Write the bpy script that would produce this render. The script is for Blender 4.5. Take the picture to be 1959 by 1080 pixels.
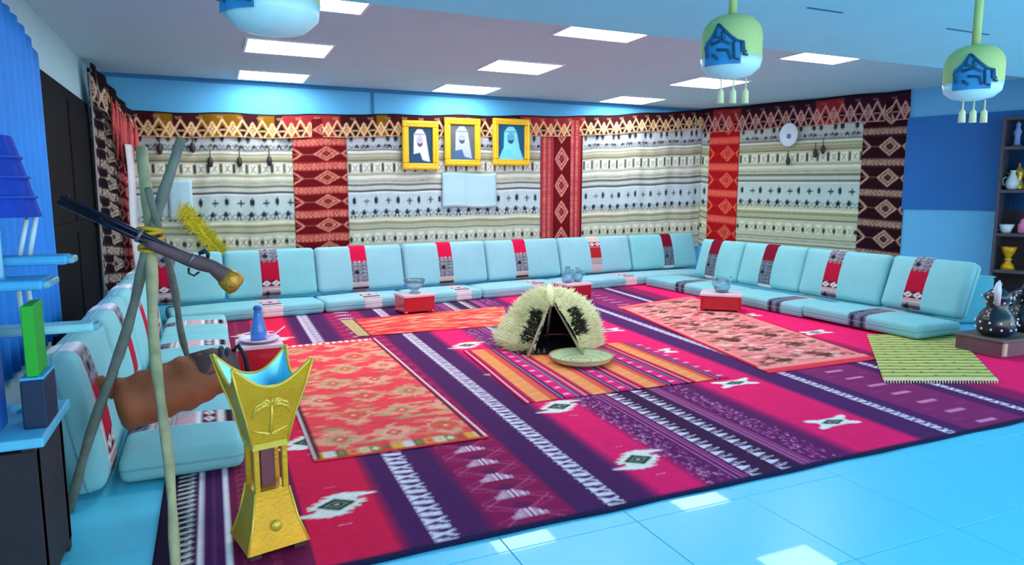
import bpy, bmesh, math, random
import numpy as np
from mathutils import Vector, Matrix

for o in list(bpy.data.objects): bpy.data.objects.remove(o)
sc = bpy.context.scene
COL = sc.collection
PI = math.pi
rnd = random.Random(7)
nrng = np.random.default_rng(11)

# ------------------------------------------------------------------ camera
F = 1302.0; CX, CY = 979.5, 540.0; HZ = 372.0; CAMH = 1.4
pitch = math.atan((CY-HZ)/F); yaw = math.atan((CX-400)/math.hypot(F, CY-HZ))
cam = bpy.data.cameras.new('camera'); camo = bpy.data.objects.new('camera', cam); COL.objects.link(camo)
camo.location = (0, 0, CAMH); camo.rotation_euler = (PI/2-pitch, 0, -yaw)
cam.sensor_fit = 'HORIZONTAL'; cam.sensor_width = 36; cam.lens = F/1959*36; cam.clip_end = 100; cam.clip_start = .05
sc.camera = camo
# ------------------------------------------------------------------ world and exposure
w = bpy.data.worlds.new('world'); sc.world = w; w.use_nodes = True
bg = w.node_tree.nodes['Background']; bg.inputs[0].default_value = (.92, .97, 1, 1); bg.inputs[1].default_value = 3.4
PANEL = 20.0
vs_ = sc.view_settings; vs_.view_transform = 'Standard'; vs_.look = 'None'; vs_.gamma = 1; vs_.use_curve_mapping = False
vs_.exposure = 0.0

# rays of the calibrated camera, used to measure where things stand on real planes
_fw = np.array([math.sin(yaw)*math.cos(pitch), math.cos(yaw)*math.cos(pitch), -math.sin(pitch)])
_rt = np.array([math.cos(yaw), -math.sin(yaw), 0]); _up = np.cross(_rt, _fw); _C = np.array([0, 0, CAMH])
def on(px, py, p0, n):
    r = _fw+_rt*(px-CX)/F-_up*(py-CY)/F
    n = np.array(n, float); p0 = np.array(p0, float)
    return _C+r*(((p0-_C)@n)/(r@n))
def onZ(px, py, z): return on(px, py, (0, 0, z), (0, 0, 1))
def onY(px, py, y): return on(px, py, (0, y, 0), (0, 1, 0))
def onX(px, py, x): return on(px, py, (x, 0, 0), (1, 0, 0))

# ------------------------------------------------------------------ colours and materials
def lin1(c): c = c/255.0; return c/12.92 if c <= .04045 else ((c+.055)/1.055)**2.4
def lin(c): return tuple(lin1(v) for v in c)
MATS = {}
def mat(name, rgb, rough=.8, metal=0, noise=.06, scale=12, bump=0, bscale=60, spec=.5, trans=0, emit=0, ior=1.45, coat=0, sheen=0):
    if name in MATS: return MATS[name]
    m = bpy.data.materials.new(name); m.use_nodes = True; nt = m.node_tree; N = nt.nodes; b = N['Principled BSDF']
    c = lin(rgb)
    b.inputs['Base Color'].default_value = (*c, 1); b.inputs['Roughness'].default_value = rough
    b.inputs['Metallic'].default_value = metal; b.inputs['Specular IOR Level'].default_value = spec
    b.inputs['Transmission Weight'].default_value = trans; b.inputs['IOR'].default_value = ior
    b.inputs['Coat Weight'].default_value = coat; b.inputs['Sheen Weight'].default_value = sheen
    if emit: b.inputs['Emission Color'].default_value = (*c, 1); b.inputs['Emission Strength'].default_value = emit
    tc = N.new('ShaderNodeTexCoord')
    if noise:
        n = N.new('ShaderNodeTexNoise'); n.inputs['Scale'].default_value = scale; n.inputs['Detail'].default_value = 4
        nt.links.new(tc.outputs['Object'], n.inputs['Vector'])
        mr = N.new('ShaderNodeMapRange'); mr.inputs[3].default_value = 1-noise*2; mr.inputs[4].default_value = 1+noise*2
        nt.links.new(n.outputs['Fac'], mr.inputs[0])
        mx = N.new('ShaderNodeMix'); mx.data_type = 'RGBA'; mx.blend_type = 'MULTIPLY'; mx.inputs[0].default_value = 1
        mx.inputs[6].default_value = (*c, 1); nt.links.new(mr.outputs[0], mx.inputs[7]); nt.links.new(mx.outputs[2], b.inputs['Base Color'])
    if bump:
        n2 = N.new('ShaderNodeTexNoise'); n2.inputs['Scale'].default_value = bscale; n2.inputs['Detail'].default_value = 3
        nt.links.new(tc.outputs['Object'], n2.inputs['Vector'])
        bp = N.new('ShaderNodeBump'); bp.inputs['Strength'].default_value = bump; bp.inputs['Distance'].default_value = .01
        nt.links.new(n2.outputs['Fac'], bp.inputs['Height']); nt.links.new(bp.outputs[0], b.inputs['Normal'])
    MATS[name] = m; return m
def woven(name='woven', rough=.9, bump=.25, bscale=220, noise=.08):
    if name in MATS: return MATS[name]
    m = bpy.data.materials.new(name); m.use_nodes = True; nt = m.node_tree; N = nt.nodes; b = N['Principled BSDF']
    b.inputs['Roughness'].default_value = rough; b.inputs['Specular IOR Level'].default_value = .15
    a = N.new('ShaderNodeAttribute'); a.attribute_name = 'Col'
    tc = N.new('ShaderNodeTexCoord'); n = N.new('ShaderNodeTexNoise'); n.inputs['Scale'].default_value = 25; n.inputs['Detail'].default_value = 5
    nt.links.new(tc.outputs['Object'], n.inputs['Vector'])
    mr = N.new('ShaderNodeMapRange'); mr.inputs[3].default_value = 1-noise*2; mr.inputs[4].default_value = 1+noise*2
    nt.links.new(n.outputs['Fac'], mr.inputs[0])
    mx = N.new('ShaderNodeMix'); mx.data_type = 'RGBA'; mx.blend_type = 'MULTIPLY'; mx.inputs[0].default_value = 1
    nt.links.new(a.outputs['Color'], mx.inputs[6]); nt.links.new(mr.outputs[0], mx.inputs[7]); nt.links.new(mx.outputs[2], b.inputs['Base Color'])
    n2 = N.new('ShaderNodeTexNoise'); n2.inputs['Scale'].default_value = bscale
    nt.links.new(tc.outputs['Object'], n2.inputs['Vector'])
    bp = N.new('ShaderNodeBump'); bp.inputs['Strength'].default_value = bump; bp.inputs['Distance'].default_value = .004
    nt.links.new(n2.outputs['Fac'], bp.inputs['Height']); nt.links.new(bp.outputs[0], b.inputs['Normal'])
    MATS[name] = m; return m
WOV = woven()

# ------------------------------------------------------------------ geometry helpers: a shape is (verts, faces)
def join(*gs):
    V = []; Fc = []
    for v, f in gs:
        o = len(V); V += [tuple(p) for p in v]; Fc += [tuple(i+o for i in q) for q in f]
    return V, Fc
def mv(g, d): return [(p[0]+d[0], p[1]+d[1], p[2]+d[2]) for p in g[0]], g[1]
def xf(g, M): return [tuple(M @ Vector(p)) for p in g[0]], g[1]
def box(x0, y0, z0, x1, y1, z1):
    v = [(x0,y0,z0),(x1,y0,z0),(x1,y1,z0),(x0,y1,z0),(x0,y0,z1),(x1,y0,z1),(x1,y1,z1),(x0,y1,z1)]
    return v, [(0,3,2,1),(4,5,6,7),(0,1,5,4),(1,2,6,5),(2,3,7,6),(3,0,4,7)]
def bbox(x0, y0, z0, x1, y1, z1, b=.008, seg=2):
    bm = bmesh.new(); v, f = box(x0, y0, z0, x1, y1, z1); vv = [bm.verts.new(p) for p in v]
    for q in f: bm.faces.new([vv[i] for i in q])
    bmesh.ops.bevel(bm, geom=bm.edges[:], offset=b, segments=seg, affect='EDGES', profile=.5)
    bm.verts.index_update(); r = [tuple(p.co) for p in bm.verts], [tuple(p.index for p in q.verts) for q in bm.faces]; bm.free(); return r
def tube(pts, rad, n=8, flat=1.0, upv=None):
    P = [Vector(p) for p in pts]; R = rad if hasattr(rad, '__len__') else [rad]*len(P)
    V = []; Fc = []; prev = None
    for i, p in enumerate(P):
        t = (P[min(i+1, len(P)-1)]-P[max(i-1, 0)]).normalized()
        if prev is None:
            a = Vector(upv) if upv else (Vector((0,0,1)) if abs(t.z) < .9 else Vector((1,0,0)))
        else: a = prev
        a = (a-t*a.dot(t)).normalized(); b = t.cross(a); prev = a
        for k in range(n):
            th = 2*PI*k/n; V.append(tuple(p+(a*math.cos(th)+b*math.sin(th)*flat)*R[i]))
    for i in range(len(P)-1):
        for k in range(n): Fc.append((i*n+k, i*n+(k+1)%n, (i+1)*n+(k+1)%n, (i+1)*n+k))
    Fc.append(tuple(range(n))[::-1]); Fc.append(tuple(range((len(P)-1)*n, len(P)*n)))
    return V, Fc
def lathe(prof, n=20):
    V = []; Fc = []
    for r, z in prof:
        for k in range(n): V.append((r*math.cos(2*PI*k/n), r*math.sin(2*PI*k/n), z))
    for i in range(len(prof)-1):
        for k in range(n): Fc.append((i*n+k, i*n+(k+1)%n, (i+1)*n+(k+1)%n, (i+1)*n+k))
    Fc.append(tuple(range(n))[::-1]); Fc.append(tuple(range((len(prof)-1)*n, len(prof)*n)))
    return V, Fc
def prism(poly, y0, y1):           # polygon in xz, extruded along y
    n = len(poly); V = [(x, y0, z) for x, z in poly]+[(x, y1, z) for x, z in poly]
    Fc = [tuple(range(n)), tuple(range(n, 2*n))[::-1]]+[(i+n, (i+1) % n+n, (i+1) % n, i) for i in range(n)]
    return V, Fc
def axpos(L, r, m):
    h = L/2; r = min(r, h*.98); e = [-h+r*(1-math.cos(a)) for a in (0, .45, .9, 1.25)]
    mid = list(np.linspace(-h+r, h-r, m+1)); return e+mid+[-q for q in e[::-1]]
def rbox(L, W, H, r, puff=0, m=(8, 6, 2)):      # rounded, puffed box centred on the origin
    A = [axpos(L, r, m[0]), axpos(W, r, m[1]), axpos(H, r, m[2])]; half = (L/2, W/2, H/2)
    idx = {}; V = []; Fc = []
    def vid(i, j, k):
        key = (i, j, k)
        if key in idx: return idx[key]
        p = Vector((A[0][i], A[1][j], A[2][k])); c = Vector([max(-half[a]+r, min(half[a]-r, p[a])) for a in range(3)])
        d = p-c
        if d.length > 1e-9: p = c+d.normalized()*r
        u, v = p.x/half[0], p.y/half[1]; f = (1-u*u)*(1-v*v)
        p.z += puff*f*(1 if p.z > 0 else -1)*min(1, abs(p.z)/max(1e-6, half[2]))
        idx[key] = len(V); V.append(tuple(p)); return idx[key]
    n = [len(a) for a in A]
    for a in range(3):
        b, c = (a+1) % 3, (a+2) % 3
        for s in (0, n[a]-1):
            for i in range(n[b]-1):
                for j in range(n[c]-1):
                    q = []
                    for (di, dj) in ((0,0),(1,0),(1,1),(0,1)):
                        t = [0,0,0]; t[a] = s; t[b] = i+di; t[c] = j+dj; q.append(vid(*t))
                    Fc.append(tuple(q) if s else tuple(q[::-1]))
    return V, Fc
def mk(name, g, m, parent=None, loc=None, rot=None, smooth=True, cols=None, kind=None):
    me = bpy.data.meshes.new(name); me.from_pydata([tuple(map(float, p)) for p in g[0]], [], [tuple(map(int, q)) for q in g[1]])
    if smooth is True: me.polygons.foreach_set('use_smooth', [True]*len(me.polygons))
    me.update()
    if smooth == 'auto':
        me.polygons.foreach_set('use_smooth', [True]*len(me.polygons)); me.set_sharp_from_angle(angle=.6)
    if cols is not None:
        ca = me.color_attributes.new('Col', 'FLOAT_COLOR', 'POINT')
        ca.data.foreach_set('color', np.c_[cols, np.ones(len(cols))].astype(np.float32).ravel())
    me.materials.append(m)
    o = bpy.data.objects.new(name, me); COL.objects.link(o)
    if parent is not None: o.parent = parent
    if loc is not None: o.location = loc
    if rot is not None: o.rotation_euler = rot
    if kind: o['kind'] = kind
    return o
def tag(o, label, cat, group=None):
    o['label'] = label; o['category'] = cat
    if group: o['group'] = group
    return o
def thing(name, label, cat, loc=(0,0,0), rz=0, group=None):
    o = bpy.data.objects.new(name, None); COL.objects.link(o); o.empty_display_size = .1
    o.location = loc; o.rotation_euler = (0, 0, rz); return tag(o, label, cat, group)
def struct(name, g, m, label, **k):
    o = mk(name, g, m, smooth=False, **k); o['kind'] = 'structure'; o['label'] = label; return o

# ------------------------------------------------------------------ woven pattern canvas (metres, origin bottom left)
class Cv:
    def __init__(s, W, H, res, base):
        s.W, s.H, s.r = W, H, res; s.a = np.empty((int(round(H/res)), int(round(W/res)), 3), np.float32); s.a[:] = lin(base)
    def rect(s, x0, y0, x1, y1, c):
        i0, i1 = max(0, int(round(x0/s.r))), max(0, int(round(x1/s.r))); j0, j1 = max(0, int(round(y0/s.r))), max(0, int(round(y1/s.r)))
        if i1 == i0: i1 += 1
        if j1 == j0: j1 += 1
        s.a[j0:j1, i0:i1] = lin(c)
    def _win(s, x0, y0, x1, y1):
        i0, i1 = max(0, int(x0/s.r)-1), min(s.a.shape[1], int(x1/s.r)+2); j0, j1 = max(0, int(y0/s.r)-1), min(s.a.shape[0], int(y1/s.r)+2)
        if i1 <= i0 or j1 <= j0: return None
        X, Y = np.meshgrid((np.arange(i0, i1)+.5)*s.r, (np.arange(j0, j1)+.5)*s.r); return s.a[j0:j1, i0:i1], X, Y
    def dia(s, cx, cy, rx, ry, c, inner=0):
        w_ = s._win(cx-rx, cy-ry, cx+rx, cy+ry)
        if w_ is None: return
        A, X, Y = w_; d = abs(X-cx)/rx+abs(Y-cy)/ry; A[(d <= 1) & (d >= inner)] = lin(c)
    def ell(s, cx, cy, rx, ry, c):
        w_ = s._win(cx-rx, cy-ry, cx+rx, cy+ry)
        if w_ is None: return
        A, X, Y = w_; A[((X-cx)/rx)**2+((Y-cy)/ry)**2 <= 1] = lin(c)
    def line(s, x0, y0, x1, y1, wd, c):
        w_ = s._win(min(x0, x1)-wd, min(y0, y1)-wd, max(x0, x1)+wd, max(y0, y1)+wd)
        if w_ is None: return
        A, X, Y = w_; dx, dy = x1-x0, y1-y0; L2 = dx*dx+dy*dy+1e-12
        t = np.clip(((X-x0)*dx+(Y-y0)*dy)/L2, 0, 1); A[np.hypot(X-x0-t*dx, Y-y0-t*dy) <= wd/2] = lin(c)
    def poly(s, pts, c):
        xs = [p[0] for p in pts]; ys = [p[1] for p in pts]; w_ = s._win(min(xs), min(ys), max(xs), max(ys))
        if w_ is None: return
        A, X, Y = w_; ins = np.zeros(X.shape, bool); n = len(pts)
        for i in range(n):
            x0, y0 = pts[i]; x1, y1 = pts[(i+1) % n]
            if y0 == y1: continue
            cr = ((y0 > Y) != (y1 > Y)) & (X < (x1-x0)*(Y-y0)/(y1-y0)+x0); ins ^= cr
        A[ins] = lin(c)
    def serr(s, cx, cy, rx, ry, c, n=9, jit=.0):   # diamond with a stepped, toothed outline
        for k in range(-n, n+1):
            f = 1-abs(k)/(n+.6)+(.12 if k % 2 else -.06)+nrng.uniform(-jit, jit); f = max(.05, f)
            s.rect(cx-rx*f, cy+(k-.5)*ry/n, cx+rx*f, cy+(k+.5)*ry/n, c)
    def bits(s, x, y, rows, cell, c, cy_=None):
        cy_ = cy_ or cell
        for j, row in enumerate(rows[::-1]):
            for i, ch in enumerate(row):
                if ch == '#': s.rect(x+i*cell, y+j*cy_, x+(i+1)*cell, y+(j+1)*cy_, c)
    def sample(s, us, vs):
        I = np.zeros((s.a.shape[0]+1, s.a.shape[1]+1, 3)); I[1:, 1:] = s.a.cumsum(0).cumsum(1)
        def ed(q, n):
            q = np.asarray(q); mid = (q[1:]+q[:-1])/2; lo = np.r_[q[0], mid]; hi = np.r_[mid, q[-1]]
            a = np.clip(np.round(lo/s.r).astype(int), 0, n-1); b = np.clip(np.round(hi/s.r).astype(int), 1, n); b = np.maximum(b, a+1); return a, b
        a, b = ed(us, s.a.shape[1]); c, d = ed(vs, s.a.shape[0])
        S = I[np.ix_(d, b)]-I[np.ix_(c, b)]-I[np.ix_(d, a)]+I[np.ix_(c, a)]
        return S/((d-c)[:, None]*(b-a)[None, :])[..., None]
def sheet(us, vs, cv, fn, back, closed=False):                # colour grid cloth with a skirt; back = offset of its rear side
    us = np.asarray(us); vs = np.asarray(vs); U, V = np.meshgrid(us, vs); P = np.stack(fn(U, V), -1); c = cv.sample(us, vs)
    nv, nu = U.shape; idx = np.arange(nv*nu).reshape(nv, nu)
    q = np.stack([idx[:-1, :-1], idx[:-1, 1:], idx[1:, 1:], idx[1:, :-1]], -1).reshape(-1, 4)
    ring = np.r_[idx[0, :-1], idx[:-1, -1], idx[-1, :0:-1], idx[:0:-1, 0]]
    base = P.reshape(-1, 3); ex = base[ring]+np.array(back); n0 = len(base); m = len(ring)
    Fc = [tuple(t) for t in q.tolist()]
    for i in range(m): j = (i+1) % m; Fc.append((int(ring[j]), int(ring[i]), n0+i, n0+j))
    if closed: Fc.append(tuple(range(n0+m-1, n0-1, -1)))
    return (np.r_[base, ex].tolist(), Fc), np.r_[c.reshape(-1, 3), c.reshape(-1, 3)[ring]]
def lsp(L, d): return np.linspace(0, L, max(2, int(round(L/d))+1))

# ================================================================== THE SETTING
H = 2.85; WY = 9.65; LX = -1.2
RC = np.array([7.83, 9.61, 0]); RD = np.array([1.09, -2.75, 0]); RD = RD/np.linalg.norm(RD); RN = np.array([RD[1], -RD[0], 0])   # right wall: corner, direction, normal into room
if RN[0] > 0: RN = -RN
def onR(px, py, off=0): return on(px, py, RC+RN*off, RN)
def sR(p): return float((np.array(p)-RC) @ RD)
LOWZ, LOWY = 2.5, 4.12

m_ceil = mat('ceiling_paint', (186, 214, 222), .9, noise=.03, scale=3)
m_low = mat('low_ceiling_paint', (150, 232, 250), .85, noise=.03, scale=3)
m_wall = mat('wall_paint_blue', (92, 178, 226), .8, noise=.04, scale=2)
m_walll = mat('wall_paint_pale', (176, 214, 222), .8, noise=.04, scale=2)
m_wallr = mat('wall_paint_sky', (104, 180, 226), .8, noise=.03, scale=2)
m_tile = mat('floor_tile', (96, 218, 250), .34, noise=.03, scale=1.3, spec=.6, coat=.2)
m_grout = mat('grout', (84, 180, 212), .8)
floor = struct('floor', box(-1.35, -2.5, -.1, 10.5, 9.9, -.006), m_grout, 'floor screed and grout under the pale blue tiles')
tg = None
for i in range(-4, 15):
    for j in range(-2, 9):
        x0, y0 = 1.02+.6*i, 2.33-.6*3+.6*(j-1)
        if x0 < -1.3 or (y0 > 2.5 and x0 > -.3): continue
        if x0+.6 < -1.2: continue
        if tg is None:
            tg = mk('tile', bbox(.0015, .0015, -.02, .5985, .5985, 0, .0015, 1), m_tile, floor, loc=(x0, y0, 0), smooth=False)
        else:
            c = tg.copy(); COL.objects.link(c); c.location = (x0, y0, 0)
struct('ceiling', box(-1.35, LOWY-.3, H, 10.5, 9.9, H+.1), m_ceil, 'flat grey-blue ceiling over the seating area')
low = struct('trim_1', box(-1.35, -2.5, LOWZ, 10.5, LOWY, H+.1), m_low, 'lower sky-blue dropped ceiling nearer the viewer')
m_slot = mat('slot_dark', (45, 110, 135), .9)
for (a, b) in (((1545, 14), (1612, 24)), ((1812, 54), (1890, 66))):
    p, q = onZ(*a, LOWZ), onZ(*b, LOWZ)
    mk('air_slot', box(p[0], p[1]-.008, LOWZ-.004, q[0], p[1]+.008, LOWZ+.01), m_slot, low, smooth=False)
struct('wall_back', box(-1.35, WY, -.05, 9, WY+.15, H+.02), m_wall, 'blue painted back wall above the woven hangings')
# joint strip on the wall above the hangings
p = onY(712, 180, WY); 
mk('joint_strip', box(p[0]-.02, WY-.012, 2.4, p[0]+.02, WY+.01, H), mat('joint', (46, 120, 165), .8), bpy.data.objects['wall_back'], smooth=False)
struct('trim_2', box(-1.3, WY-.03, H-.045, 7.9, WY+.01, H+.01), mat('cornice', (50, 120, 170), .8), 'dark blue cornice line where back wall meets ceiling')
struct('wall_left', box(LX-.15, -2.5, -.05, LX, WY+.1, H+.02), m_walll, 'pale grey-blue left wall')
def rwbox(s0, s1, z0, z1, t0, t1):      # box along the right wall, t = offset into the room
    c = [RC+RD*s+RN*t for s, t in ((s0, t0), (s1, t0), (s1, t1), (s0, t1))]
    v = [(q[0], q[1], z0) for q in c]+[(q[0], q[1], z1) for q in c]
    return v, [(0,1,2,3),(4,7,6,5),(0,4,5,1),(1,5,6,2),(2,6,7,3),(3,7,4,0)]
struct('wall_right', rwbox(-.3, 8.5, -.05, H+.02, -.15, 0), m_wallr, 'sky-blue right wall beyond the woven hangings')
# baseboards
struct('baseboard_right', rwbox(0, 8, 0, .09, 0, .015), m_wall, 'blue skirting at the foot of the right wall')
# dark board on the right wall
s0, s1 = sR(onR(1735, 225)), 7.0
struct('trim_3', rwbox(s0+.02, s1, 1.2, 2.46, 0, .03), mat('board_blue', (8, 102, 176), .55, noise=.05, scale=1.5), 'large dark blue board along the right wall')
# dark door leaf and blue curtain on the left wall
dr = struct('door_1', box(LX-.01, 6.3, 0, LX+.035, 8.86, 2.38), mat('door_dark', (12, 9, 14), .8, noise=.12, scale=3, spec=.15), 'very dark brown door panels on the left wall')
for k in range(2):
    y0 = 6.36+k*1.25
    for z0, z1 in ((.12, 1.05), (1.15, 2.28)):
        mk('door_panel', bbox(LX+.03, y0, z0, LX+.045, y0+1.15, z1, .006, 1), MATS['door_dark'], dr, smooth=False)

# ------------------------------------------------------------------ ceiling light panels
m_lamp = mat('lamp_diffuser', (240, 250, 255), .5, noise=0, emit=PANEL); m_lfr = mat('lamp_frame', (225, 235, 240), .5, noise=0)
posn = {0: 'nearest', 1: 'middle', 2: 'farthest'}
sk = (H-CAMH)/(2.78-CAMH)
for r_, yc in enumerate((5.15, 6.98, 8.68)):
    for c_, xc in enumerate((.76, 3.17, 5.76)):
        lab = f"bright ceiling light panel, {('left','centre','right')[c_]} of the {('row nearest the dropped ceiling','middle row','row nearest the back wall')[r_]}"
        t = thing('ceiling_light', lab, 'ceiling light', (xc*sk, yc*sk, H), 0, 'recessed ceiling light panels')
        hx, hy = .37*sk, .30*sk
        mk('diffuser', box(-hx, -hy, -.008, hx, hy, .004), m_lamp, t, smooth=False)
        fr = join(box(-hx-.025, -hy-.025, -.012, hx+.025, -hy, .004), box(-hx-.025, hy, -.012, hx+.025, hy+.025, .004),
                  box(-hx-.025, -hy, -.012, -hx, hy, .004), box(hx, -hy, -.012, hx+.025, hy, .004))
        mk('frame', fr, m_lfr, t, smooth=False)

# ================================================================== CARPETS
CRIM = (236, 20, 74); MAG = (250, 24, 106); PUR = (80, 26, 86); BUR = (150, 18, 78); WHT = (240, 220, 238); DRK = (34, 14, 46); PINK = (222, 120, 178)
def zig(cv, x0, x1, y0, y1, p, fg=WHT, bgc=PUR):        # XIXI ladder stripe running along y
    w_ = x1-x0; y = y0
    while y < y1:
        cv.poly([(x0, y), (x0, y+p*.30), (x1, y+p*.18), (x1, y-p*.12)], fg)
        cv.line(x0, y+p*.42, x1, y+p*.70, .015, fg); cv.line(x1, y+p*.32, x0, y+p*.82, .015, fg)
        cv.poly([(x0, y+p*.46), (x0, y+p*.76), (x0+w_*.42, y+p*.60)], fg)
        y += p
def motif(cv, x, y, s=1.0):
    cv.serr(x, y, .128*s, .11*s, (244, 236, 226), 8)
    for a, b in ((-1, -1), (1, 1)):
        cv.poly([(x-a*.06*s, y+b*.10*s), (x+a*.05*s, y+b*.115*s), (x+a*.19*s, y+b*.07*s), (x+a*.19*s, y+b*.055*s), (x+a*.07*s, y+b*.05*s)], (245, 238, 230))
    cv.dia(x, y, .09*s, .066*s, (38, 34, 40)); cv.dia(x, y, .058*s, .042*s, (120, 134, 112)); cv.dia(x, y, .036*s, .028*s, (40, 46, 40)); cv.dia(x, y, .012, .010, (235, 225, 190))
    cv.line(x-.02, y+.2*s, x+.02, y+.195*s, .008, (230, 130, 170)); cv.line(x-.02, y-.2*s, x+.03, y-.205*s, .008, (235, 160, 190))
def motif2(cv, x, y):                                   # wide bow-shaped motif
    cv.rect(x-.115, y-.058, x+.115, y+.058, (240, 234, 224))
    for a in (-1, 1):
        for b in (-1, 1): cv.poly([(x+a*.07, y+b*.06), (x+a*.115, y+b*.02), (x+a*.165, y+b*.05), (x+a*.165, y+b*.08), (x+a*.12, y+b*.078)], (244, 238, 230))
    cv.dia(x, y, .095, .045, (40, 36, 42)); cv.dia(x, y, .06, .027, (130, 140, 120)); cv.dia(x, y, .025, .012, (40, 46, 40))
X0, Y0, XL, YL = -.27, 2.45, 6.6, 6.35
cv = Cv(XL, YL, .005, MAG)
def rx(a, b, c): cv.rect(a-X0, 0, b-X0, YL, c)
rx(-.27, -.20, DRK); rx(-.20, -.13, (36, 22, 44)); rx(-.13, -.01, PUR); rx(-.01, .30, (126, 24, 70)); rx(.30, .64, CRIM); rx(.64, 1.02, PUR); rx(1.02, 1.41, BUR); rx(1.41, 1.87, PUR)
rx(1.87, 2.14, MAG); rx(2.14, 3.14, (104, 24, 90)); rx(3.14, 3.66, MAG); rx(3.66, 4.08, (82, 28, 92)); rx(4.08, 4.62, (138, 36, 98)); rx(4.62, 4.95, (88, 28, 88)); rx(4.95, 5.15, (150, 24, 84)); rx(5.15, 6.6, MAG)
for (a, b, c0, c1) in ((.61, .67, CRIM, PUR), (.99, 1.05, PUR, BUR), (1.80, 1.88, PUR, MAG), (2.10, 2.18, MAG, (104, 24, 90)), (3.08, 3.18, (104, 24, 90), MAG), (3.63, 3.69, MAG, (82, 28, 92)), (5.1, 5.2, (150, 24, 84), MAG)):   # dyed transitions of the yarn
    for k in range(8):
        f = (k+.5)/8; rx(a+(b-a)*k/8, a+(b-a)*(k+1)/8, tuple(c0[i]*(1-f)+c1[i]*f for i in range(3)))
y = 0
while y < YL:      # left edge comb
    cv.poly([(.065, y), (.135, y+.012), (.135, y+.03), (.065, y+.014)], (235, 228, 225)); cv.line(.135, y+.02, .118, y+.045, .008, (235, 228, 225)); y += .052
for xx in (-.105, .0): rx(xx-.008, xx+.009, (250, 232, 240))
rx(-.05, -.045, (120, 60, 120)); rx(-.075, -.07, (54, 16, 66))
y = .05
while y < YL:
    cv.bits(.05-X0, y, ['#.#', '.#.', '#.#', '#..'], .012, (196, 70, 96)); cv.bits(.15-X0, y, ['.#.', '#.#', '##.', '#.#'], .012, (168, 50, 84)); y += .062
zig(cv, .765-X0, .862-X0, .02, YL, .125); zig(cv, 1.575-X0, 1.665-X0, .02, YL, .12); zig(cv, 3.90-X0, 3.965-X0, .02, YL, .11); zig(cv, 4.74-X0, 4.80-X0, .02, YL, .11)
y = .1; xm = 1.215-X0      # lattice and fans
while y < YL:
    for sgn in (-1, 1):
        cv.line(xm-sgn*.17, y-.09, xm+sgn*.17, y+.17, .007, (214, 84, 140)); cv.line(xm-sgn*.17, y-.03, xm+sgn*.17, y+.11, .006, (196, 60, 124))
    for k in range(-4, 5):
        cv.line(xm+k*.019, y-.012, xm+k*.019, y+.08*(1-abs(k)/5)+.0, .010, (248, 210, 226))
    cv.dia(xm, y+.10, .06, .035, (104, 24, 84)); y += .205
for xx, c in ((2.31, PINK), (2.345, PINK), (2.37, (196, 70, 130)), (2.755, PINK), (2.79, PINK), (2.82, (196, 70, 130))): rx(xx, xx+.009, c)
rx(2.40, 2.73, (62, 22, 66))
y = 0
while y < YL:
    for xx in (2.405, 2.60):
        cv.poly([(xx-X0, y), (xx+.09-X0, y+.03), (xx-X0, y+.055)], WHT); cv.line(xx-X0, y+.068, xx+.085-X0, y+.085, .009, WHT)
        cv.line(xx-X0, y+.085, xx+.05-X0, y+.098, .007, (214, 170, 210))
    y += .105
for _ in range(2600):      # speckled brocade
    xx = (2.14 if nrng.random() < .5 else 2.86)+nrng.uniform(0, .15)
    y = nrng.uniform(0, YL); cv.line(xx-X0, y, xx-X0+nrng.uniform(-.02, .02), y+nrng.uniform(.005, .022), .006, (216, 96, 168) if nrng.random() < .7 else (240, 180, 215))
y = .08
while y < YL:
    cv.rect(4.26-X0, y, 4.43-X0, y+.04, (222, 130, 176)); cv.rect(4.16-X0, y+.09, 4.26-X0, y+.12, (150, 44, 116)); cv.rect(4.47-X0, y+.09, 4.57-X0, y+.12, (150, 44, 116)); y += .205
for (mx_, my_) in ((.45, 2.99), (.43, 3.86), (.45, 4.8), (.45, 6.8), (1.99, 2.89), (1.99, 3.86), (1.99, 4.86), (1.99, 5.85), (3.42, 2.91), (3.42, 3.84), (3.42, 4.9), (3.45, 5.92), (5.30, 4.97), (5.26, 6.02), (5.26, 7.05), (5.3, 3.9), (.3, 7.2), (4.1, 8.2), (2.0, 8.2)):
    (motif2 if mx_ > 3 else motif)(cv, mx_-X0, my_-Y0)
cv.rect(0, 0, XL, .035, (24, 26, 66)); cv.rect(0, YL-.04, XL, YL, DRK)
us = np.unique(np.r_[np.arange(0, 3.4, .0115), np.arange(3.4, XL, .014), XL]); vs = np.r_[np.arange(0, 1.6, .0125), np.arange(1.6, YL-.02, .026), YL]
def cfn(U, V):
    X = U+X0; Y = V+Y0; X = np.where(X > 0, X*(1+.02*(Y-2.5)), X)
    return X, Y+.006*np.sin(X*9)*np.sin(X*2.3+1)*(V < .02), .012+.0015*np.sin(X*3+Y*2)
g, c = sheet(us, vs, cv, cfn, (0, 0, -.0105), True)
tag(mk('carpet', g, WOV, cols=c, smooth=True), 'large magenta and purple striped carpet covering the seating floor', 'carpet')

def quad_rug(name, label, cn, cv, d, z=.0135, t=.008, fringe=None):     # cn: corners near-left, near-right, far-right, far-left
    a, b, e, f = [np.array(q, float) for q in cn]
    def fn(U, V):
        u = (U/cv.W)[..., None]; v = (V/cv.H)[..., None]
        P = a*(1-u)*(1-v)+b*u*(1-v)+e*u*v+f*(1-u)*v
        return P[..., 0], P[..., 1], z+t+.0015*np.sin(P[..., 0]*7)*np.cos(P[..., 1]*5)
    g, c = sheet(lsp(cv.W, d), lsp(cv.H, d*1.4), cv, fn, (0, 0, -t+.002), True)
    return tag(mk(name, g, WOV, cols=c), label, 'rug', 'flat-woven rugs laid on the carpet')
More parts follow.
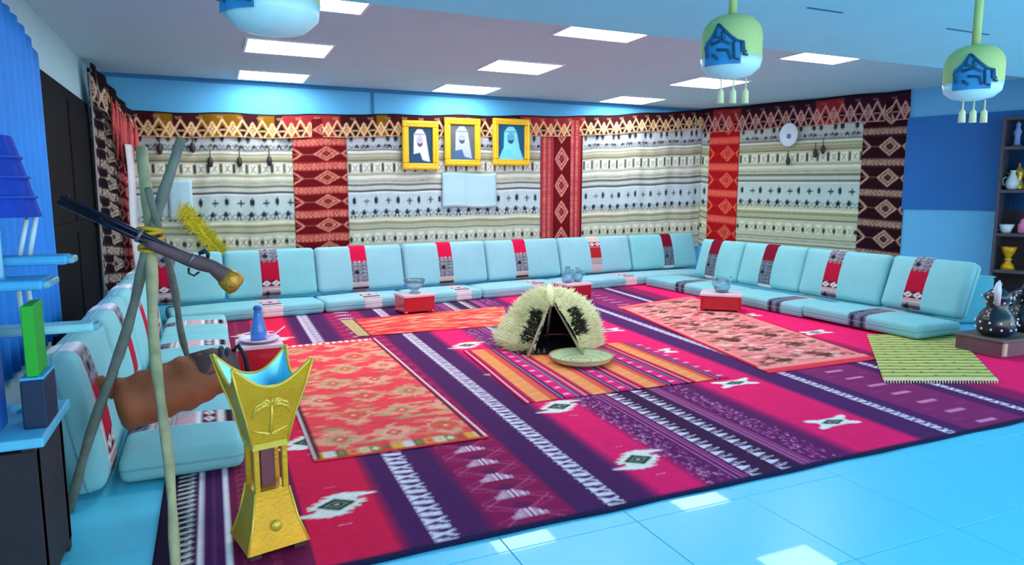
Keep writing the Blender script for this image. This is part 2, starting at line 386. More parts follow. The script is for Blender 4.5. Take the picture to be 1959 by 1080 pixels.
# coral kilim
cv = Cv(.97, 2.95, .005, (246, 68, 80))
cols_ = [(242, 150, 116), (196, 158, 112), (226, 96, 72), (240, 168, 138), (168, 150, 104), (240, 120, 96)]
for k in range(150):
    y = .12+nrng.uniform(0, 2.7); cv.serr(nrng.uniform(0, .97), y, nrng.uniform(.05, .14), nrng.uniform(.012, .03), cols_[k % 6], 3, .3)
for j in range(7):
    for i in range(3):
        xx = .18+i*.31+(.15 if j % 2 else 0); yy = .28+j*.40
        a, b = cols_[(i+j) % 6], cols_[(i+j+4) % 6]
        cv.serr(xx, yy, .15, .15, (240, 158, 128), 9, .25); cv.serr(xx, yy, .10, .095, cols_[(i*2+j) % 3+1], 7, .2); cv.serr(xx, yy, .05, .05, (236, 84, 84), 4); cv.dia(xx, yy, .02, .02, (244, 200, 120))
for k in range(5): cv.serr(.48+nrng.uniform(-.2, .2), .5+k*.55, .11, .09, (240, 62, 80), 6, .2)
cc = [(232, 188, 60), (236, 226, 220), (96, 110, 70), (240, 150, 80), (220, 210, 190), (150, 140, 60), (232, 70, 70)]
for k in range(16):
    cv.rect(k*.061, .02, k*.061+.058, .11, cc[k % 7]); cv.dia(k*.061+.03, .065, .02, .03, cc[(k+3) % 7])
    cv.rect(k*.061, 2.87, k*.061+.035, 2.94, (244, 226, 216))
cv.rect(0, 0, .04, 2.95, (60, 16, 30)); cv.rect(0, 0, .014, 2.95, (244, 210, 206)); cv.rect(.925, 0, .95, 2.95, (110, 20, 50)); cv.rect(.954, 0, .97, 2.95, (246, 200, 210)); cv.rect(0, 0, .97, .02, (226, 60, 60))
quad_rug('kilim_rug', 'coral and peach kilim with toothed diamonds beside the left seating', [(.43, 3.53), (1.40, 3.50), (1.40, 6.47), (.44, 6.45)], cv, .013)
# orange runner at the back
cv = Cv(2.0, 1.15, .006, (232, 62, 66))
for k in range(260): cv.serr(nrng.uniform(.15, 2), nrng.uniform(0, 1.15), nrng.uniform(.05, .16), nrng.uniform(.01, .028), [(244, 140, 100), (242, 112, 84), (246, 176, 150), (210, 50, 64), (226, 160, 110)][k % 5], 3, .3)
cv.rect(0, 0, .14, 1.15, (206, 176, 128)); 
for k in range(30): cv.line(.02, k*.04, .12, k*.04+.02, .008, (120, 104, 60))
cv.rect(.14, 0, .16, 1.15, (120, 20, 40))
quad_rug('kilim_rug', 'orange-red runner with a beige edge behind the coral kilim', [(1.27, 6.62), (2.85, 6.56), (3.30, 7.72), (1.25, 7.55)], cv, .018)
# striped rug under the hut
cv = Cv(1.75, 1.6, .005, (214, 26, 78))
for k in range(4):
    o = k*.45
    for (a, b, c0) in ((.02, .03, (240, 200, 220)), (.045, .055, (60, 16, 60)), (.08, .20, (244, 150, 92)), (.20, .25, (232, 92, 70)), (.27, .285, (44, 30, 84)), (.285, .293, (190, 170, 220)), (.293, .315, (30, 24, 74)), (.315, .40, (232, 24, 110)), (.40, .412, (40, 26, 80)), (.412, .42, (190, 170, 220)), (.42, .44, (34, 24, 74))):
        cv.rect(o+a, 0, o+b, 1.6, c0)
    for j in range(9): cv.bits(o+.33, .06+j*.17, ['#.#.#', '.###.', '#.#.#'], .011, (240, 200, 225), .014)
    for j in range(12): cv.line(o+.085, j*.14, o+.195, j*.14+.05, .012, (246, 176, 110))
quad_rug('kilim_rug', 'rug of orange, magenta and navy stripes under the small fleece hut', [(1.86, 4.0), (3.56, 3.96), (3.62, 5.3), (2.0, 5.62)], cv, .012)
# pink and brown kilim
cv = Cv(1.25, 3.4, .006, (240, 132, 132))
for k in range(420):
    cv.serr(nrng.uniform(.08, 1.17), nrng.uniform(.1, 3.3), nrng.uniform(.03, .11), nrng.uniform(.012, .032), [(110, 44, 52), (246, 176, 160), (150, 70, 66), (236, 98, 112), (168, 120, 84), (248, 190, 184)][k % 6], 3, .35)
for j in range(8):
    for i in range(2):
        cv.serr(.38+i*.5, .28+j*.41, .17, .13, (244, 168, 156), 7, .3); cv.serr(.38+i*.5, .28+j*.41, .11, .085, (108, 46, 46), 6, .5); cv.serr(.30+i*.5, .38+j*.41, .10, .05, (120, 58, 54), 4, .4)
for (a, b, c0) in ((0, .035, (226, 40, 70)), (.035, .06, (248, 160, 150)), (1.19, 1.215, (248, 160, 150)), (1.215, 1.25, (226, 40, 70))): cv.rect(a, 0, b, 3.4, c0)
cv.rect(0, 0, 1.25, .10, (240, 54, 78)); cv.rect(0, .10, 1.25, .18, (246, 150, 140)); cv.rect(0, 3.26, 1.25, 3.4, (240, 110, 110))
quad_rug('kilim_rug', 'pink and brown kilim with toothed diamonds before the right-hand seating', [(3.93, 3.93), (5.12, 3.91), (5.97, 7.45), (4.56, 7.09)], cv, .015)
# green striped rug
cv = Cv(.9, 1.75, .005, (208, 206, 112))
for k in range(17):
    y = k*.105
    for (a, b, c0) in ((.0, .018, (96, 96, 44)), (.03, .05, (150, 160, 84)), (.062, .078, (214, 220, 150)), (.085, .092, (110, 112, 60))): cv.rect(0, y+a, .9, y+b, c0)
    for i in range(4): cv.serr(.1+i*.23+(.1 if k % 2 else 0), y+.04, .03, .012, (84, 90, 50), 3)
cv.rect(0, 0, .9, .05, (226, 206, 170))
quad_rug('striped_rug', 'small yellow-green striped rug at the right end of the seating', [(4.53, 3.40), (5.31, 3.05), (6.68, 4.27), (5.88, 4.63)], cv, .013, z=.022)
for o in bpy.data.objects:
    if o.name.startswith('striped_rug'):
        fr = []
        a, b = np.array((4.53, 3.40)), np.array((5.31, 3.05)); d = np.array((-.707, -.55))
        for k in range(40):
            q = a+(b-a)*(k+.5)/40; e = q+d*nrng.uniform(.03, .05); fr.append(tube([(q[0], q[1], .026), (e[0], e[1], .0155)], .004, 4))
        mk('fringe', join(*fr), mat('fringe', (228, 212, 190), .9), o, kind='stuff')

# ================================================================== WALL HANGINGS
CRM = (194, 194, 172); GRY = (90, 96, 104); TAN = (170, 160, 130)
CAM_ = ['..##...', '.####.#', '######.', '.####..', '.#..#..', '##..##.']
PLS = ['..#..', '..#..', '#####', '..#..', '..#..']; DRP = ['.#.', '###', '###', '###', '.#.']; XB = ['#...#', '.#.#.', '..#..', '.#.#.', '#...#']
def white_panel(W, Hh, tint=(1, 1, 1), seed=0):
    rg = np.random.default_rng(seed)
    T = lambda c0: tuple(min(255, c0[i]*tint[i]) for i in range(3))
    cv = Cv(W, Hh, .006, T(CRM)); R = lambda f0, f1, c0: cv.rect(0, Hh*(1-f1), W, Hh*(1-f0), T(c0))
    R(.0, .22, (186, 188, 190)); R(.52, .68, (188, 204, 206))
    for f0, f1, c0 in ((.215, .222, GRY), (.222, .235, (226, 226, 212)), (.242, .25, (150, 150, 130)), (.26, .285, TAN), (.285, .295, (110, 108, 92)), (.385, .392, (130, 130, 116)), (.395, .415, (222, 224, 210)), (.455, .468, (88, 96, 100)), (.474, .487, (190, 200, 196)), (.497, .512, (84, 92, 98)), (.512, .52, (226, 230, 226)), (.705, .718, (226, 222, 200)), (.725, .745, (150, 146, 112)), (.752, .765, (178, 172, 138)), (.772, .782, (110, 106, 84)), (.905, .915, (120, 120, 104)), (.955, .962, (60, 70, 84))):
        R(f0, f1, c0)
    p = .155; n = int(W/p)+2
    for i in range(n):
        x = i*p+.03; dk = T((40, 46, 56)); md = T((92, 96, 98))
        cv.bits(x+.02, Hh*(1-.205), CAM_, .010, md) if i % 2 else None; cv.bits(x+.01+.05*(i % 2), Hh*(1-.165), DRP, .017, dk, .024)
        cv.bits(x, Hh*(1-.212), XB, .012, dk, .011); cv.bits(x+.07, Hh*(1-.21), CAM_, .013, dk, .010)
        # boxed crosses
        cv.rect(x+.035, Hh*(1-.372), x+.135, Hh*(1-.308), T((232, 230, 214))); cv.bits(x+.055, Hh*(1-.365), XB, .012, T((58, 54, 46)), .0175); cv.rect(x-.008, Hh*(1-.37), x+.022, Hh*(1-.31), T((58, 56, 54)))
        cv.bits(x+.03, Hh*(1-.60), PLS if i % 2 else DRP, .017, dk, .019 if i % 2 else .024)
        cv.bits(x, Hh*(1-.69), CAM_, .0125, dk, .019); cv.bits(x+.088, Hh*(1-.688), XB, .012, md, .015)
        cv.rect(x+.03, Hh*(1-.872), x+.12, Hh*(1-.805), T((224, 220, 196))); cv.bits(x+.045, Hh*(1-.866), XB, .0125, T((60, 54, 42)), .0165); cv.bits(x-.022, Hh*(1-.87), DRP, .015, T((60, 54, 50)), .018)
    x = 0
    while x < W:
        for f in (.44, .935): cv.rect(x, Hh*(1-f), x+.014, Hh*(1-f)+.02, T((60, 66, 72)))
        x += .03
    cv.rect(0, 0, W, .03, T((150, 180, 190)))
    return cv
def red_panel(W, Hh, base, bright, lines, vert=False, nd=5):
    cv = Cv(W, Hh, .006, base)
    if vert:
        cv.rect(0, 0, W*.32, Hh, bright); cv.rect(W*.68, 0, W*.95, Hh, bright)
        for y in np.arange(0, Hh, .045):
            for xx in (.06, .17, .72, .83): cv.bits(W*xx, y, ['#.#', '.#.', '#.#'], .013, lines if nrng.random() < .5 else (226, 120, 120))
        cv.rect(W*.30, 0, W*.33, Hh, (70, 6, 14)); cv.rect(W*.67, 0, W*.70, Hh, (70, 6, 14)); xm = W*.5; rxx = W*.16
    else: xm = W*.62; rxx = W*.25
    st = Hh/nd
    for k in range(nd):
        y = st*(k+.5)
        if not vert:
            cv.rect(0, y-st*.5-.04, W, y-st*.5+.075, bright)
            x = 0
            while x < W:
                cv.bits(x, y-st*.5-.025, ['#.##', '.#.#', '##.#', '#.#.', '.###'], .012, lines, .016); x += .058
            for e in (-.02*W,): cv.dia(e, y+.02, rxx*.85, st*.3, lines, .76)
            cv.line(0, y+.02, W, y+.02, .007, tuple(v*.8 for v in lines))
        cv.dia(xm, y+.02, rxx, st*(.30 if not vert else .44), lines, .80); cv.dia(xm, y+.02, rxx*.62, st*(.19 if not vert else .28), lines, .72); cv.dia(xm, y+.02, rxx*.28, st*.09, bright)
        if not vert: cv.dia(W*1.02, y+.02, rxx*.5, st*.2, lines, .7)
    return cv
def valance(W, Hh, base, lines, gold=None, red=None):
    cv = Cv(W, Hh, .005, base); p = .24
    if gold:
        for a, b in gold: cv.rect(a, 0, b, Hh, (126, 84, 12))
    if red:
        for a, b in red: cv.rect(a, 0, b, Hh, (150, 40, 44))
    n = int(W/p)+2
    for i in range(-1, n):
        x = i*p
        for o, wd in ((0, .021),):
            cv.line(x+o, .02, x+o+p/2, Hh*.72, wd, lines); cv.line(x+o+p/2, Hh*.72, x+o+p, .02, wd, lines)
            cv.line(x+o, Hh*.62, x+o+p/2, -.02, wd, lines); cv.line(x+o+p/2, -.02, x+o+p, Hh*.62, wd, lines)
        cv.dia(x+p/2, Hh*.30, .052, .06, (20, 6, 10)); cv.rect(x+p/2-.04, Hh*.30-.006, x+p/2+.04, Hh*.30+.006, lines); cv.dia(x, Hh*.33, .05, .05, lines, .72); cv.dia(x, Hh*.33, .02, .02, lines)
        cv.bits(x+.06, Hh*.76, ['#.#.#', '.#.#.'], .014, tuple(v*.75 for v in lines))
    cv.rect(0, Hh*.93, W, Hh, (24, 16, 26)); cv.rect(0, 0, W, .012, lines)
    return cv
def ztop(x): return float(np.interp(x, [-1.0, 1.1, 1.8, 4.8, 5.5, 7.8], [2.40, 2.45, 2.49, 2.60, 2.63, 2.83]))
def xb(px): return float(onY(px, 330, WY-.04)[0])
hb = thing('wall_hanging', 'long cream and dark red woven hanging covering the back wall', 'wall hanging', (0, WY-.03, 0))
def back_panel(name, x0, x1, cv, zb, zt0, zt1, off, d=.0145, amp=.008):
    Hc = cv.H
    def fn(U, V):
        X = x0+(x1-x0)*U/cv.W; T = zt0+(zt1-zt0)*U/cv.W; Z = zb+(T-zb)*V/Hc
        return X, -off-amp*np.sin(X*11+.6*np.sin(Z*2))-amp*.6*np.sin(X*23+2), Z+.006*np.sin(X*9)
    g, c = sheet(lsp(cv.W, d), lsp(Hc, d), cv, fn, (0, .006, 0)); return mk(name, g, WOV, hb, cols=c)
xs = [-1.12, xb(561), xb(664), xb(1034), xb(1113), 7.835]
ZB = .48
for k, (nm, tint) in enumerate((('cream_panel', (1, 1, .98)), ('dark_red_band', None), ('cream_panel', (1, 1, 1.02)), ('red_diamond_band', None), ('cream_panel', (1, .99, 1)))):
    x0, x1 = xs[k], xs[k+1]; W = x1-x0; t0, t1 = ztop(x0)-.06, ztop(x1)-.06; Hh = (t0+t1)/2-ZB
    if nm == 'cream_panel': cv = white_panel(W, Hh, tint, k)
    elif k == 1: cv = red_panel(W, Hh, (104, 10, 20), (158, 40, 44), (232, 140, 118), nd=6)
    else: cv = red_panel(W, Hh, (106, 8, 18), (168, 50, 58), (236, 150, 136), True, nd=5)
    o = back_panel(nm, x0, x1, cv, ZB, t0, t1, .012 if nm == 'cream_panel' else .022)
    if nm != 'cream_panel': o['label'] = 'dark red woven band with diamonds'
W = xs[-1]-xs[0]
cv = valance(W, .31, (62, 14, 22), (236, 190, 140), gold=[(.55, .75), (1.05, 1.55), (1.75, 1.95), (3.3, 3.45), (5.85, 6.1)], red=[(2.05, 2.8), (5.5, 6.6)])
def vfn(U, V):
    X = xs[0]+U; T = np.interp(X, [-1.0, 1.1, 1.8, 4.8, 5.5, 7.8], [2.40, 2.45, 2.49, 2.60, 2.63, 2.83])
    return X, -.036-.01*np.sin(X*8)-.006*np.sin(X*21), T-.31+V+.008*np.sin(X*6)
g, c = sheet(lsp(W, .0125), lsp(.31, .0125), cv, vfn, (0, .006, 0)); o = mk('valance', g, WOV, hb, cols=c); o['label'] = 'zigzag patterned valance along the top edge'
# right hanging
hr = thing('wall_hanging', 'cream woven hanging with a black diamond end band on the right wall', 'wall hanging', tuple(RC))
def right_panel(name, s0, s1, cv, zb0, zb1, zt0, zt1, off, d=.0145):
    def fn(U, V):
        f = U/cv.W; S = s0+(s1-s0)*f; t = off+.008*np.sin(S*11)+.005*np.sin(S*25)
        b = zb0+(zb1-zb0)*f; T = zt0+(zt1-zt0)*f
        return RD[0]*S+RN[0]*t, RD[1]*S+RN[1]*t, b+(T-b)*V/cv.H
    g, c = sheet(lsp(cv.W, d), lsp(cv.H, d), cv, fn, tuple(-RN*.006)); return mk(name, g, WOV, hr, cols=c)
sp = [.0, sR(onR(1357, 330)), sR(onR(1413, 330)), sR(onR(1648, 330)), sR(onR(1733, 330))]
zt = lambda s: 2.80-.0*s
for k, nm in enumerate(('cream_panel', 'bright_red_band', 'cream_panel', 'black_band')):
    W = sp[k+1]-sp[k]; Hh = 2.1
    if nm == 'cream_panel': cv = white_panel(W, Hh, (.98, .98, .94), 10+k)
    elif k == 1: cv = red_panel(W, Hh, (170, 14, 20), (206, 64, 60), (240, 110, 84), nd=5)
    else: cv = red_panel(W, Hh, (40, 8, 18), (74, 40, 46), (206, 160, 136), nd=5)
    o = right_panel(nm, sp[k], sp[k+1], cv, .55, .50, 2.72, 2.72, .014 if nm == 'cream_panel' else .024)
    if nm != 'cream_panel': o['label'] = ('bright red' if k == 1 else 'black and maroon')+' woven band with diamonds'
W = sp[-1]-.01
cv = valance(W, .40, (54, 16, 34), (206, 150, 140), red=[(.2, .7), (1.9, 2.3)])
def vr(U, V):
    S = .01+U; t = .04+.01*np.sin(S*8)+.006*np.sin(S*21); return RD[0]*S+RN[0]*t, RD[1]*S+RN[1]*t, 2.44+V+.006*np.sin(S*6)
g, c = sheet(lsp(W, .0125), lsp(.40, .0125), cv, vr, tuple(-RN*.006)); o = mk('valance', g, WOV, hr, cols=c); o['label'] = 'dark zigzag valance along the top edge'
# left drape, hung across the corner between left wall and back wall
hl = thing('wall_hanging', 'dark woven drape with cream diamonds hung across the corner beside the door', 'wall hanging', (LX, 9.0, 0))
DA, DB = np.array([LX+.05, 8.72]), np.array([-.86, WY-.10]); DL = float(np.linalg.norm(DB-DA)); DD = (DB-DA)/DL; DN = np.array([DD[1], -DD[0]])   # DN points into the room
def dpt(u, t): return DA[0]+DD[0]*u+DN[0]*t-LX, DA[1]+DD[1]*u+DN[1]*t-9.0
def dtop(u): return np.interp(u/DL, [0, .25, .5, .75, 1], [2.80, 2.72, 2.60, 2.48, 2.40])
def drape(nm, u0, u1, cv, t0, zb, drop):
    def fn(U, V):
        u = u0+U; x, y = dpt(u, t0+.018*np.sin(u*34)+.01*np.sin(u*61+1)); T = dtop(u)-drop; return x, y, zb+(T-zb)*V/cv.H
    g, c = sheet(lsp(u1-u0, .013), lsp(cv.H, .014), cv, fn, (-DN[0]*.006, -DN[1]*.006, 0)); return mk(nm, g, WOV, hl, cols=c)
drape('dark_panel', 0, DL*.62, red_panel(DL*.62, 2.4, (30, 16, 26), (58, 48, 50), (186, 168, 150), nd=8), .02, .12, .05)
drape('red_panel', DL*.62, DL, red_panel(DL*.38, 2.4, (104, 16, 34), (170, 60, 70), (222, 150, 140), nd=8), .024, .12, .05)
cv = valance(DL, .40, (30, 14, 20), (206, 176, 150))
def lv(U, V):
    x, y = dpt(U, .065+.016*np.sin(U*30)); return x, y, dtop(U)-.40+V
g, c = sheet(lsp(DL, .0125), lsp(.40, .0125), cv, lv, (-DN[0]*.006, -DN[1]*.006, 0)); mk('valance', g, WOV, hl, cols=c)
mk('edge_cord', tube([(*dpt(-.01, .03), .14), (*dpt(-.012, .045), 1.4), (*dpt(-.01, .05), 2.7)], .012, 6), mat('edge_cord', (150, 140, 146), .8), hl)
m_tas = mat('tassel_red', (208, 84, 86), .9, noise=.25, scale=20); m_tas2 = mat('tassel_rust', (150, 66, 60), .9, noise=.25, scale=20)
for k in range(30):
    u = DL*(.36+.62*k/30)+rnd.uniform(-.02, .02); z = float(dtop(u))-.16-rnd.uniform(0, .16); L = rnd.uniform(.28, .62); t_ = .10+rnd.uniform(0, .03)
    p0 = (*dpt(u, t_), z); p1 = (*dpt(u+.005, t_), z-.06); p2 = (*dpt(u+rnd.uniform(-.02, .02), t_), z-L*.6); p3 = (*dpt(u+rnd.uniform(-.03, .03), t_), z-L)
    mk('tassel', join(tube([p0, p1], .011, 5), tube([p1, p2, p3], [.014, .019, .010], 6)), m_tas if k % 3 else m_tas2, hl)
# white sash over the drape
def strip(u, z0, z1, w_, t0):
    n = 24; V = []; Fc = []
    for i in range(n+1):
        f = i/n; z = z0+(z1-z0)*f; dt = .010*math.sin(f*9)
        for q, e in ((-1, 0), (1, 0), (1, .008), (-1, .008)):
            x, y = dpt(u+.05*f+q*w_*(.85+.15*f)/2, t0+dt+e); V.append((x+LX, y+9.0, z))
    for i in range(n):
        for k in range(4): Fc.append((i*4+k, i*4+(k+1) % 4, i*4+4+(k+1) % 4, i*4+4+k))
    return V, Fc+[(0, 3, 2, 1), (n*4, n*4+1, n*4+2, n*4+3)]
tag(mk('sash', strip(DL*.60, 1.98, .2, .2, .15), mat('sash_white', (206, 204, 210), .9, bump=.3)), 'long white cloth sash hanging in front of the dark corner drape', 'sash')
# ================================================================== CUSHIONS
m_cu = mat('cushion_aqua', (132, 194, 202), .85, noise=.05, scale=5, bump=.15, bscale=35, spec=.2)
m_cu2 = mat('cushion_pale', (150, 196, 208), .85, noise=.05, scale=5, bump=.15, bscale=35, spec=.2)
m_pipe = mat('piping', (120, 176, 188), .9)
BG_ = (150, 148, 160)
def band_cv(W, Hh, var):
    cv = Cv(W, Hh, .004, (236, 226, 236)); a, b = W*.10, W*.90; w_ = b-a
    Rr = lambda f0, f1, c0: cv.rect(a, Hh*(1-f1), b, Hh*(1-f0), c0)
    def patt(f0, f1, bgc, fg):
        Rr(f0, f1, bgc); y = Hh*(1-f1)
        while y < Hh*(1-f0)-.02:
            for i in range(4): cv.bits(a+i*w_/4+.004, y, ['#.#', '.##', '#..', '##.'] if (i+int(y*50)) % 2 else ['.#.', '#.#', '.#.', '..#'], w_/15, fg, .009)
            y += .045
        cv.dia(a+w_*.3, Hh*(1-(f0+f1)/2), w_*.16, .035, (24, 24, 34))
    def pair(f, bgc):
        Rr(f-.07, f+.07, bgc)
        for e in (.26, .76): cv.dia(a+w_*e, Hh*(1-f), w_*.22, Hh*.055, (244, 232, 236)); cv.dia(a+w_*e, Hh*(1-f), w_*.10, Hh*.025, (120, 20, 40))
    def lines(f0, f1):
        k = 0; f = f0
        while f < f1: Rr(f, f+.012, [(240, 210, 216), (120, 40, 56), (236, 226, 226), (40, 24, 36)][k % 4]); f += .014; k += 1
    if var == 'A':
        patt(.02, .30, BG_, (48, 46, 58)); Rr(.30, .68, (176, 14, 52))
        for i in range(4): cv.dia(a+w_*(i+.5)/4, Hh*.70, w_*.12, Hh*.05, (176, 14, 52))
        pair(.74, (96, 12, 34)); lines(.81, .9); patt(.9, .99, (110, 84, 96), (36, 26, 36))
    elif var == 'B':
        Rr(.0, .36, (214, 16, 70))
        for i in range(4): cv.dia(a+w_*(i+.5)/4, Hh*.64, w_*.13, Hh*.05, (214, 16, 70))
        patt(.40, .84, BG_, (44, 40, 54)); lines(.84, .93); Rr(.93, .99, (50, 22, 40))
    elif var == 'C':
        Rr(0, .15, (214, 186, 180)); pair(.24, (150, 30, 40)); Rr(.32, .62, (176, 34, 40)); lines(.62, .8); Rr(.8, 1, (206, 170, 168))
    elif var == 'D':
        Rr(0, .40, (120, 10, 40)); patt(.40, .95, (110, 124, 140), (34, 34, 48))
    elif var == 'T':
        lines(0, .3); patt(.3, .62, (150, 130, 140), (60, 50, 66)); patt(.62, 1, (116, 124, 146), (34, 36, 56))
    else:         # seat
        patt(0, .2, (120, 124, 140), (40, 38, 54)); lines(.2, .42); Rr(.42, .6, (214, 170, 176)); pair(.72, (84, 14, 30)); Rr(.8, .86, (226, 206, 210)); Rr(.86, .93, (36, 20, 34)); lines(.93, 1)
    return cv
_cache = {}
def cush_mesh(kind, L, D, T, var, bx_, bw=.28):
    key = (kind, round(L, 2), D, T, var, round(bx_, 2))
    if key in _cache: return _cache[key]
    r = .055 if kind == 'back' else .045; puff = .03 if kind == 'back' else .018
    body = rbox(L, D, T, r, puff, (10, 8, 2))
    band = rbox(bw, D+.008, T+.008+2*puff*.9, r+.004, 0, (8, 44, 6))
    # keep the band on the puffed surface: follow the body's crown along its depth
    V = []
    for (x, y, z) in band[0]:
        v = min(1, abs(y)/(D/2)); cr = puff*(1-(2*bx_/L)**2)*(1-v*v)
        half = (T+.008+2*puff*.9)/2
        z2 = z/half*((T+.008)/2+cr); V.append((x+bx_, y, z2))
    cv = band_cv(bw, D, var); cols = []
    hh, ww = cv.a.shape[:2]
    for (x, y, z) in V:
        i = int(min(max((x-bx_+bw/2)/bw, 0), .999)*ww); j = int(min(max((y+D/2)/D, 0), .999)*hh)
        cols.append(cv.a[max(0, j-1):j+2, max(0, i-1):i+2].reshape(-1, 3).mean(0))
    hx, hy = L/2-.004, D/2-.004; rr = r
    pts = []
    for (cx_, cy_, a0) in ((hx-rr, hy-rr, 0), (-hx+rr, hy-rr, PI/2), (-hx+rr, -hy+rr, PI), (hx-rr, -hy+rr, 1.5*PI)):
        for k in range(5): a = a0+PI/2*k/4; pts.append((cx_+rr*math.cos(a)*1.06, cy_+rr*math.sin(a)*1.06, 0))
    pts.append(pts[0]); pipe = tube(pts, .007, 5)
    if kind == 'back': f = lambda g: ([(x, -z, y+D/2) for x, y, z in g[0]], g[1])
    else: f = lambda g: ([(x, y, z+T/2) for x, y, z in g[0]], g[1])
    _cache[key] = (f(body), f((V, band[1])), np.array(cols), f(pipe)); return _cache[key]
def cushion(kind, label, group, loc, rz, lean, L, D, T, var, bx_=0, m=None, flip=False):
    t = thing('back_cushion' if kind == 'back' else 'seat_cushion', label, 'cushion', loc, rz, group)
    if lean: t.rotation_euler = (lean, 0, rz)
    body, band, cols, pipe = cush_mesh(kind, L, D, T, var, bx_)
    bd = mk('body', body, m or m_cu, t); o = mk('woven_band', band, WOV, t, cols=cols); o['label'] = 'patterned woven band'
    mk('piping', pipe, m_pipe, bd); return t
G1 = 'back cushions along the walls'; G2 = 'floor seat cushions'
# ---- back row, slightly askew to the wall
P0 = np.array([-.42, 7.92]); ang = math.radians(7.2); RDX = np.array([math.cos(ang), math.sin(ang)]); RNY = np.array([-math.sin(ang), math.cos(ang)])
def row_s(px, py, off):      # distance along the row where the sight line meets its upright plane
    p = on(px, py, (P0[0]+RNY[0]*off, P0[1]+RNY[1]*off, 0), (RNY[0], RNY[1], 0)); return float((p[:2]-P0) @ RDX), p[2]
def row_p(s, off, z): q = P0+RDX*s+RNY*off; return (q[0], q[1], z)
SEATT = .15
edges = [row_s(px, py, .52)[0] for px, py in ((292, 530), (430, 530), (605, 525), (772, 515), (930, 505), (1070, 495), (1205, 485), (1322, 480))]
vars_ = 'AABBBCD'
sx = [322, 518, 690, 855, 1000, 1143, 1276]
nth = ['first', 'second', 'third', 'fourth', 'fifth', 'sixth', 'seventh']
for k in range(7):
    a, b = edges[k], edges[k+1]; L = round(b-a-.012, 3); bx_ = row_s(sx[k], 515, .42)[0]-(a+b)/2
    cushion('back', f'aqua back cushion with a woven band, {nth[k]} from the left corner along the back wall', G1, row_p((a+b)/2, .50 if k < 6 else .44, SEATT+.036), ang+rnd.uniform(-.012, .012)-(.04 if k == 6 else 0), math.radians(-14+rnd.uniform(-1.5, 1.5)), L, .57, .17, vars_[k], bx_, m_cu2 if k in (2, 3, 4, 5) else m_cu)
sed = [row_s(px, py, .0)[0] for px, py in ((316, 630), (452, 618), (623, 600), (785, 585), (925, 570), (1080, 556), (1150, 550), (1262, 545))]
sst = [None, 520, 712, 885, 1030, None, 1203]
for k in range(7):
    a, b = (sed[k], sed[k+1])
    if k == 0: continue
    if k == 1: a = row_s(325, 630, 0)[0]
    if k == 5: continue
    if k == 6: a = sed[5]; b = row_s(1330, 530, .3)[0]
    L = round(b-a-.01, 3); bx_ = row_s(sst[k], 575, .05)[0]-(a+b)/2 if sst[k] else 0
    q = row_p((a+b)/2, .30, .015)
    cushion('seat', f'flat aqua seat cushion on the carpet, {nth[k-1 if k < 5 else 4]} from the left along the back wall', G2, q, ang, 0, L, .60, SEATT-.01, 'S', bx_, m_cu2 if k > 1 else m_cu)
# ---- right row
XR = 6.05
def ys(px, py, X): return float(onX(px, py, X)[1])
redg = [ys(px, py, 6.62) for px, py in ((1333, 490), (1412, 505), (1530, 520), (1684, 550), (1842, 570))]
rst = [1356, 1458, 1583, 1742]; rv = 'DDAA'
rl = ['farthest back cushion of the right-hand row, in the corner of the seating', 'aqua back cushion behind the glass bowl, second from the corner in the right-hand row', 'aqua back cushion with red and grey band, second from near end, right-hand row', 'tilted aqua back cushion at the near right end of the seating']
for k in range(4):
    a, b = redg[k], redg[k+1]; L = round(a-b-.012, 3); bx_ = (a+b)/2-ys(rst[k], 520, 6.55); bx_ = max(-L/2+.1, min(L/2-.1, bx_))
    cushion('back', rl[k], G1, (6.66+(.0 if k else -.02), (a+b)/2, SEATT+.036+(.009 if k == 3 else 0)), -PI/2+rnd.uniform(-.02, .02)+(0, 0, 0, -.03)[k], math.radians(-15 if k < 3 else -19), L, .57, .17, rv[k], bx_)
seg = [(8.66, 6.95), (6.95, 5.62), (5.62, 4.22)]; rsb = [None, 1480, 1640]
rsl = ['flat seat cushion by the glass bowl table, far end of the right-hand row', 'flat seat cushion with a dark band in the middle of the right-hand row', 'rounded seat cushion at the near end of the right-hand row, touching the green rug']
for k, (a, b) in enumerate(seg):
    L = a-b-.01; bx_ = ((a+b)/2-ys(rsb[k], 590, 6.05)) if rsb[k] else 0
    cushion('seat', rsl[k], G2, (XR+.32, (a+b)/2, .015+(.0 if k != 2 else .02)), -PI/2+(0, 0, .0)[k], 0, L, .64, SEATT-.01, 'T', bx_)
# ---- left row
lsl = [(3.60, 4.62), (4.63, 5.66), (5.67, 6.70), (6.71, 7.72)]
ln = ['nearest the viewer under the goatskin bag', 'second from the viewer', 'third from the viewer', 'farthest, touching the back row']
for k, (a, b) in enumerate(lsl):
    L = b-a
    cushion('seat', f'flat aqua seat cushion of the left row, {ln[k]}', G2, (-.185, (a+b)/2, .015), PI/2, 0, L, .56, SEATT-.01, 'S', -.02 if k else -.05)
bl = [(3.50, 4.50), (4.54, 5.55), (5.60, 6.62), (6.66, 7.68)]
bn = ['nearest the viewer, its thick end showing', 'second from the viewer', 'third from the viewer', 'farthest from the viewer']
for k, (a, b) in enumerate(bl):
    cushion('back', f'aqua back cushion of the left row, {bn[k]}', G1, (-.575, (a+b)/2, .03), PI/2, math.radians(-9), b-a, .66, .16, 'A', -.25 if k == 0 else 0)

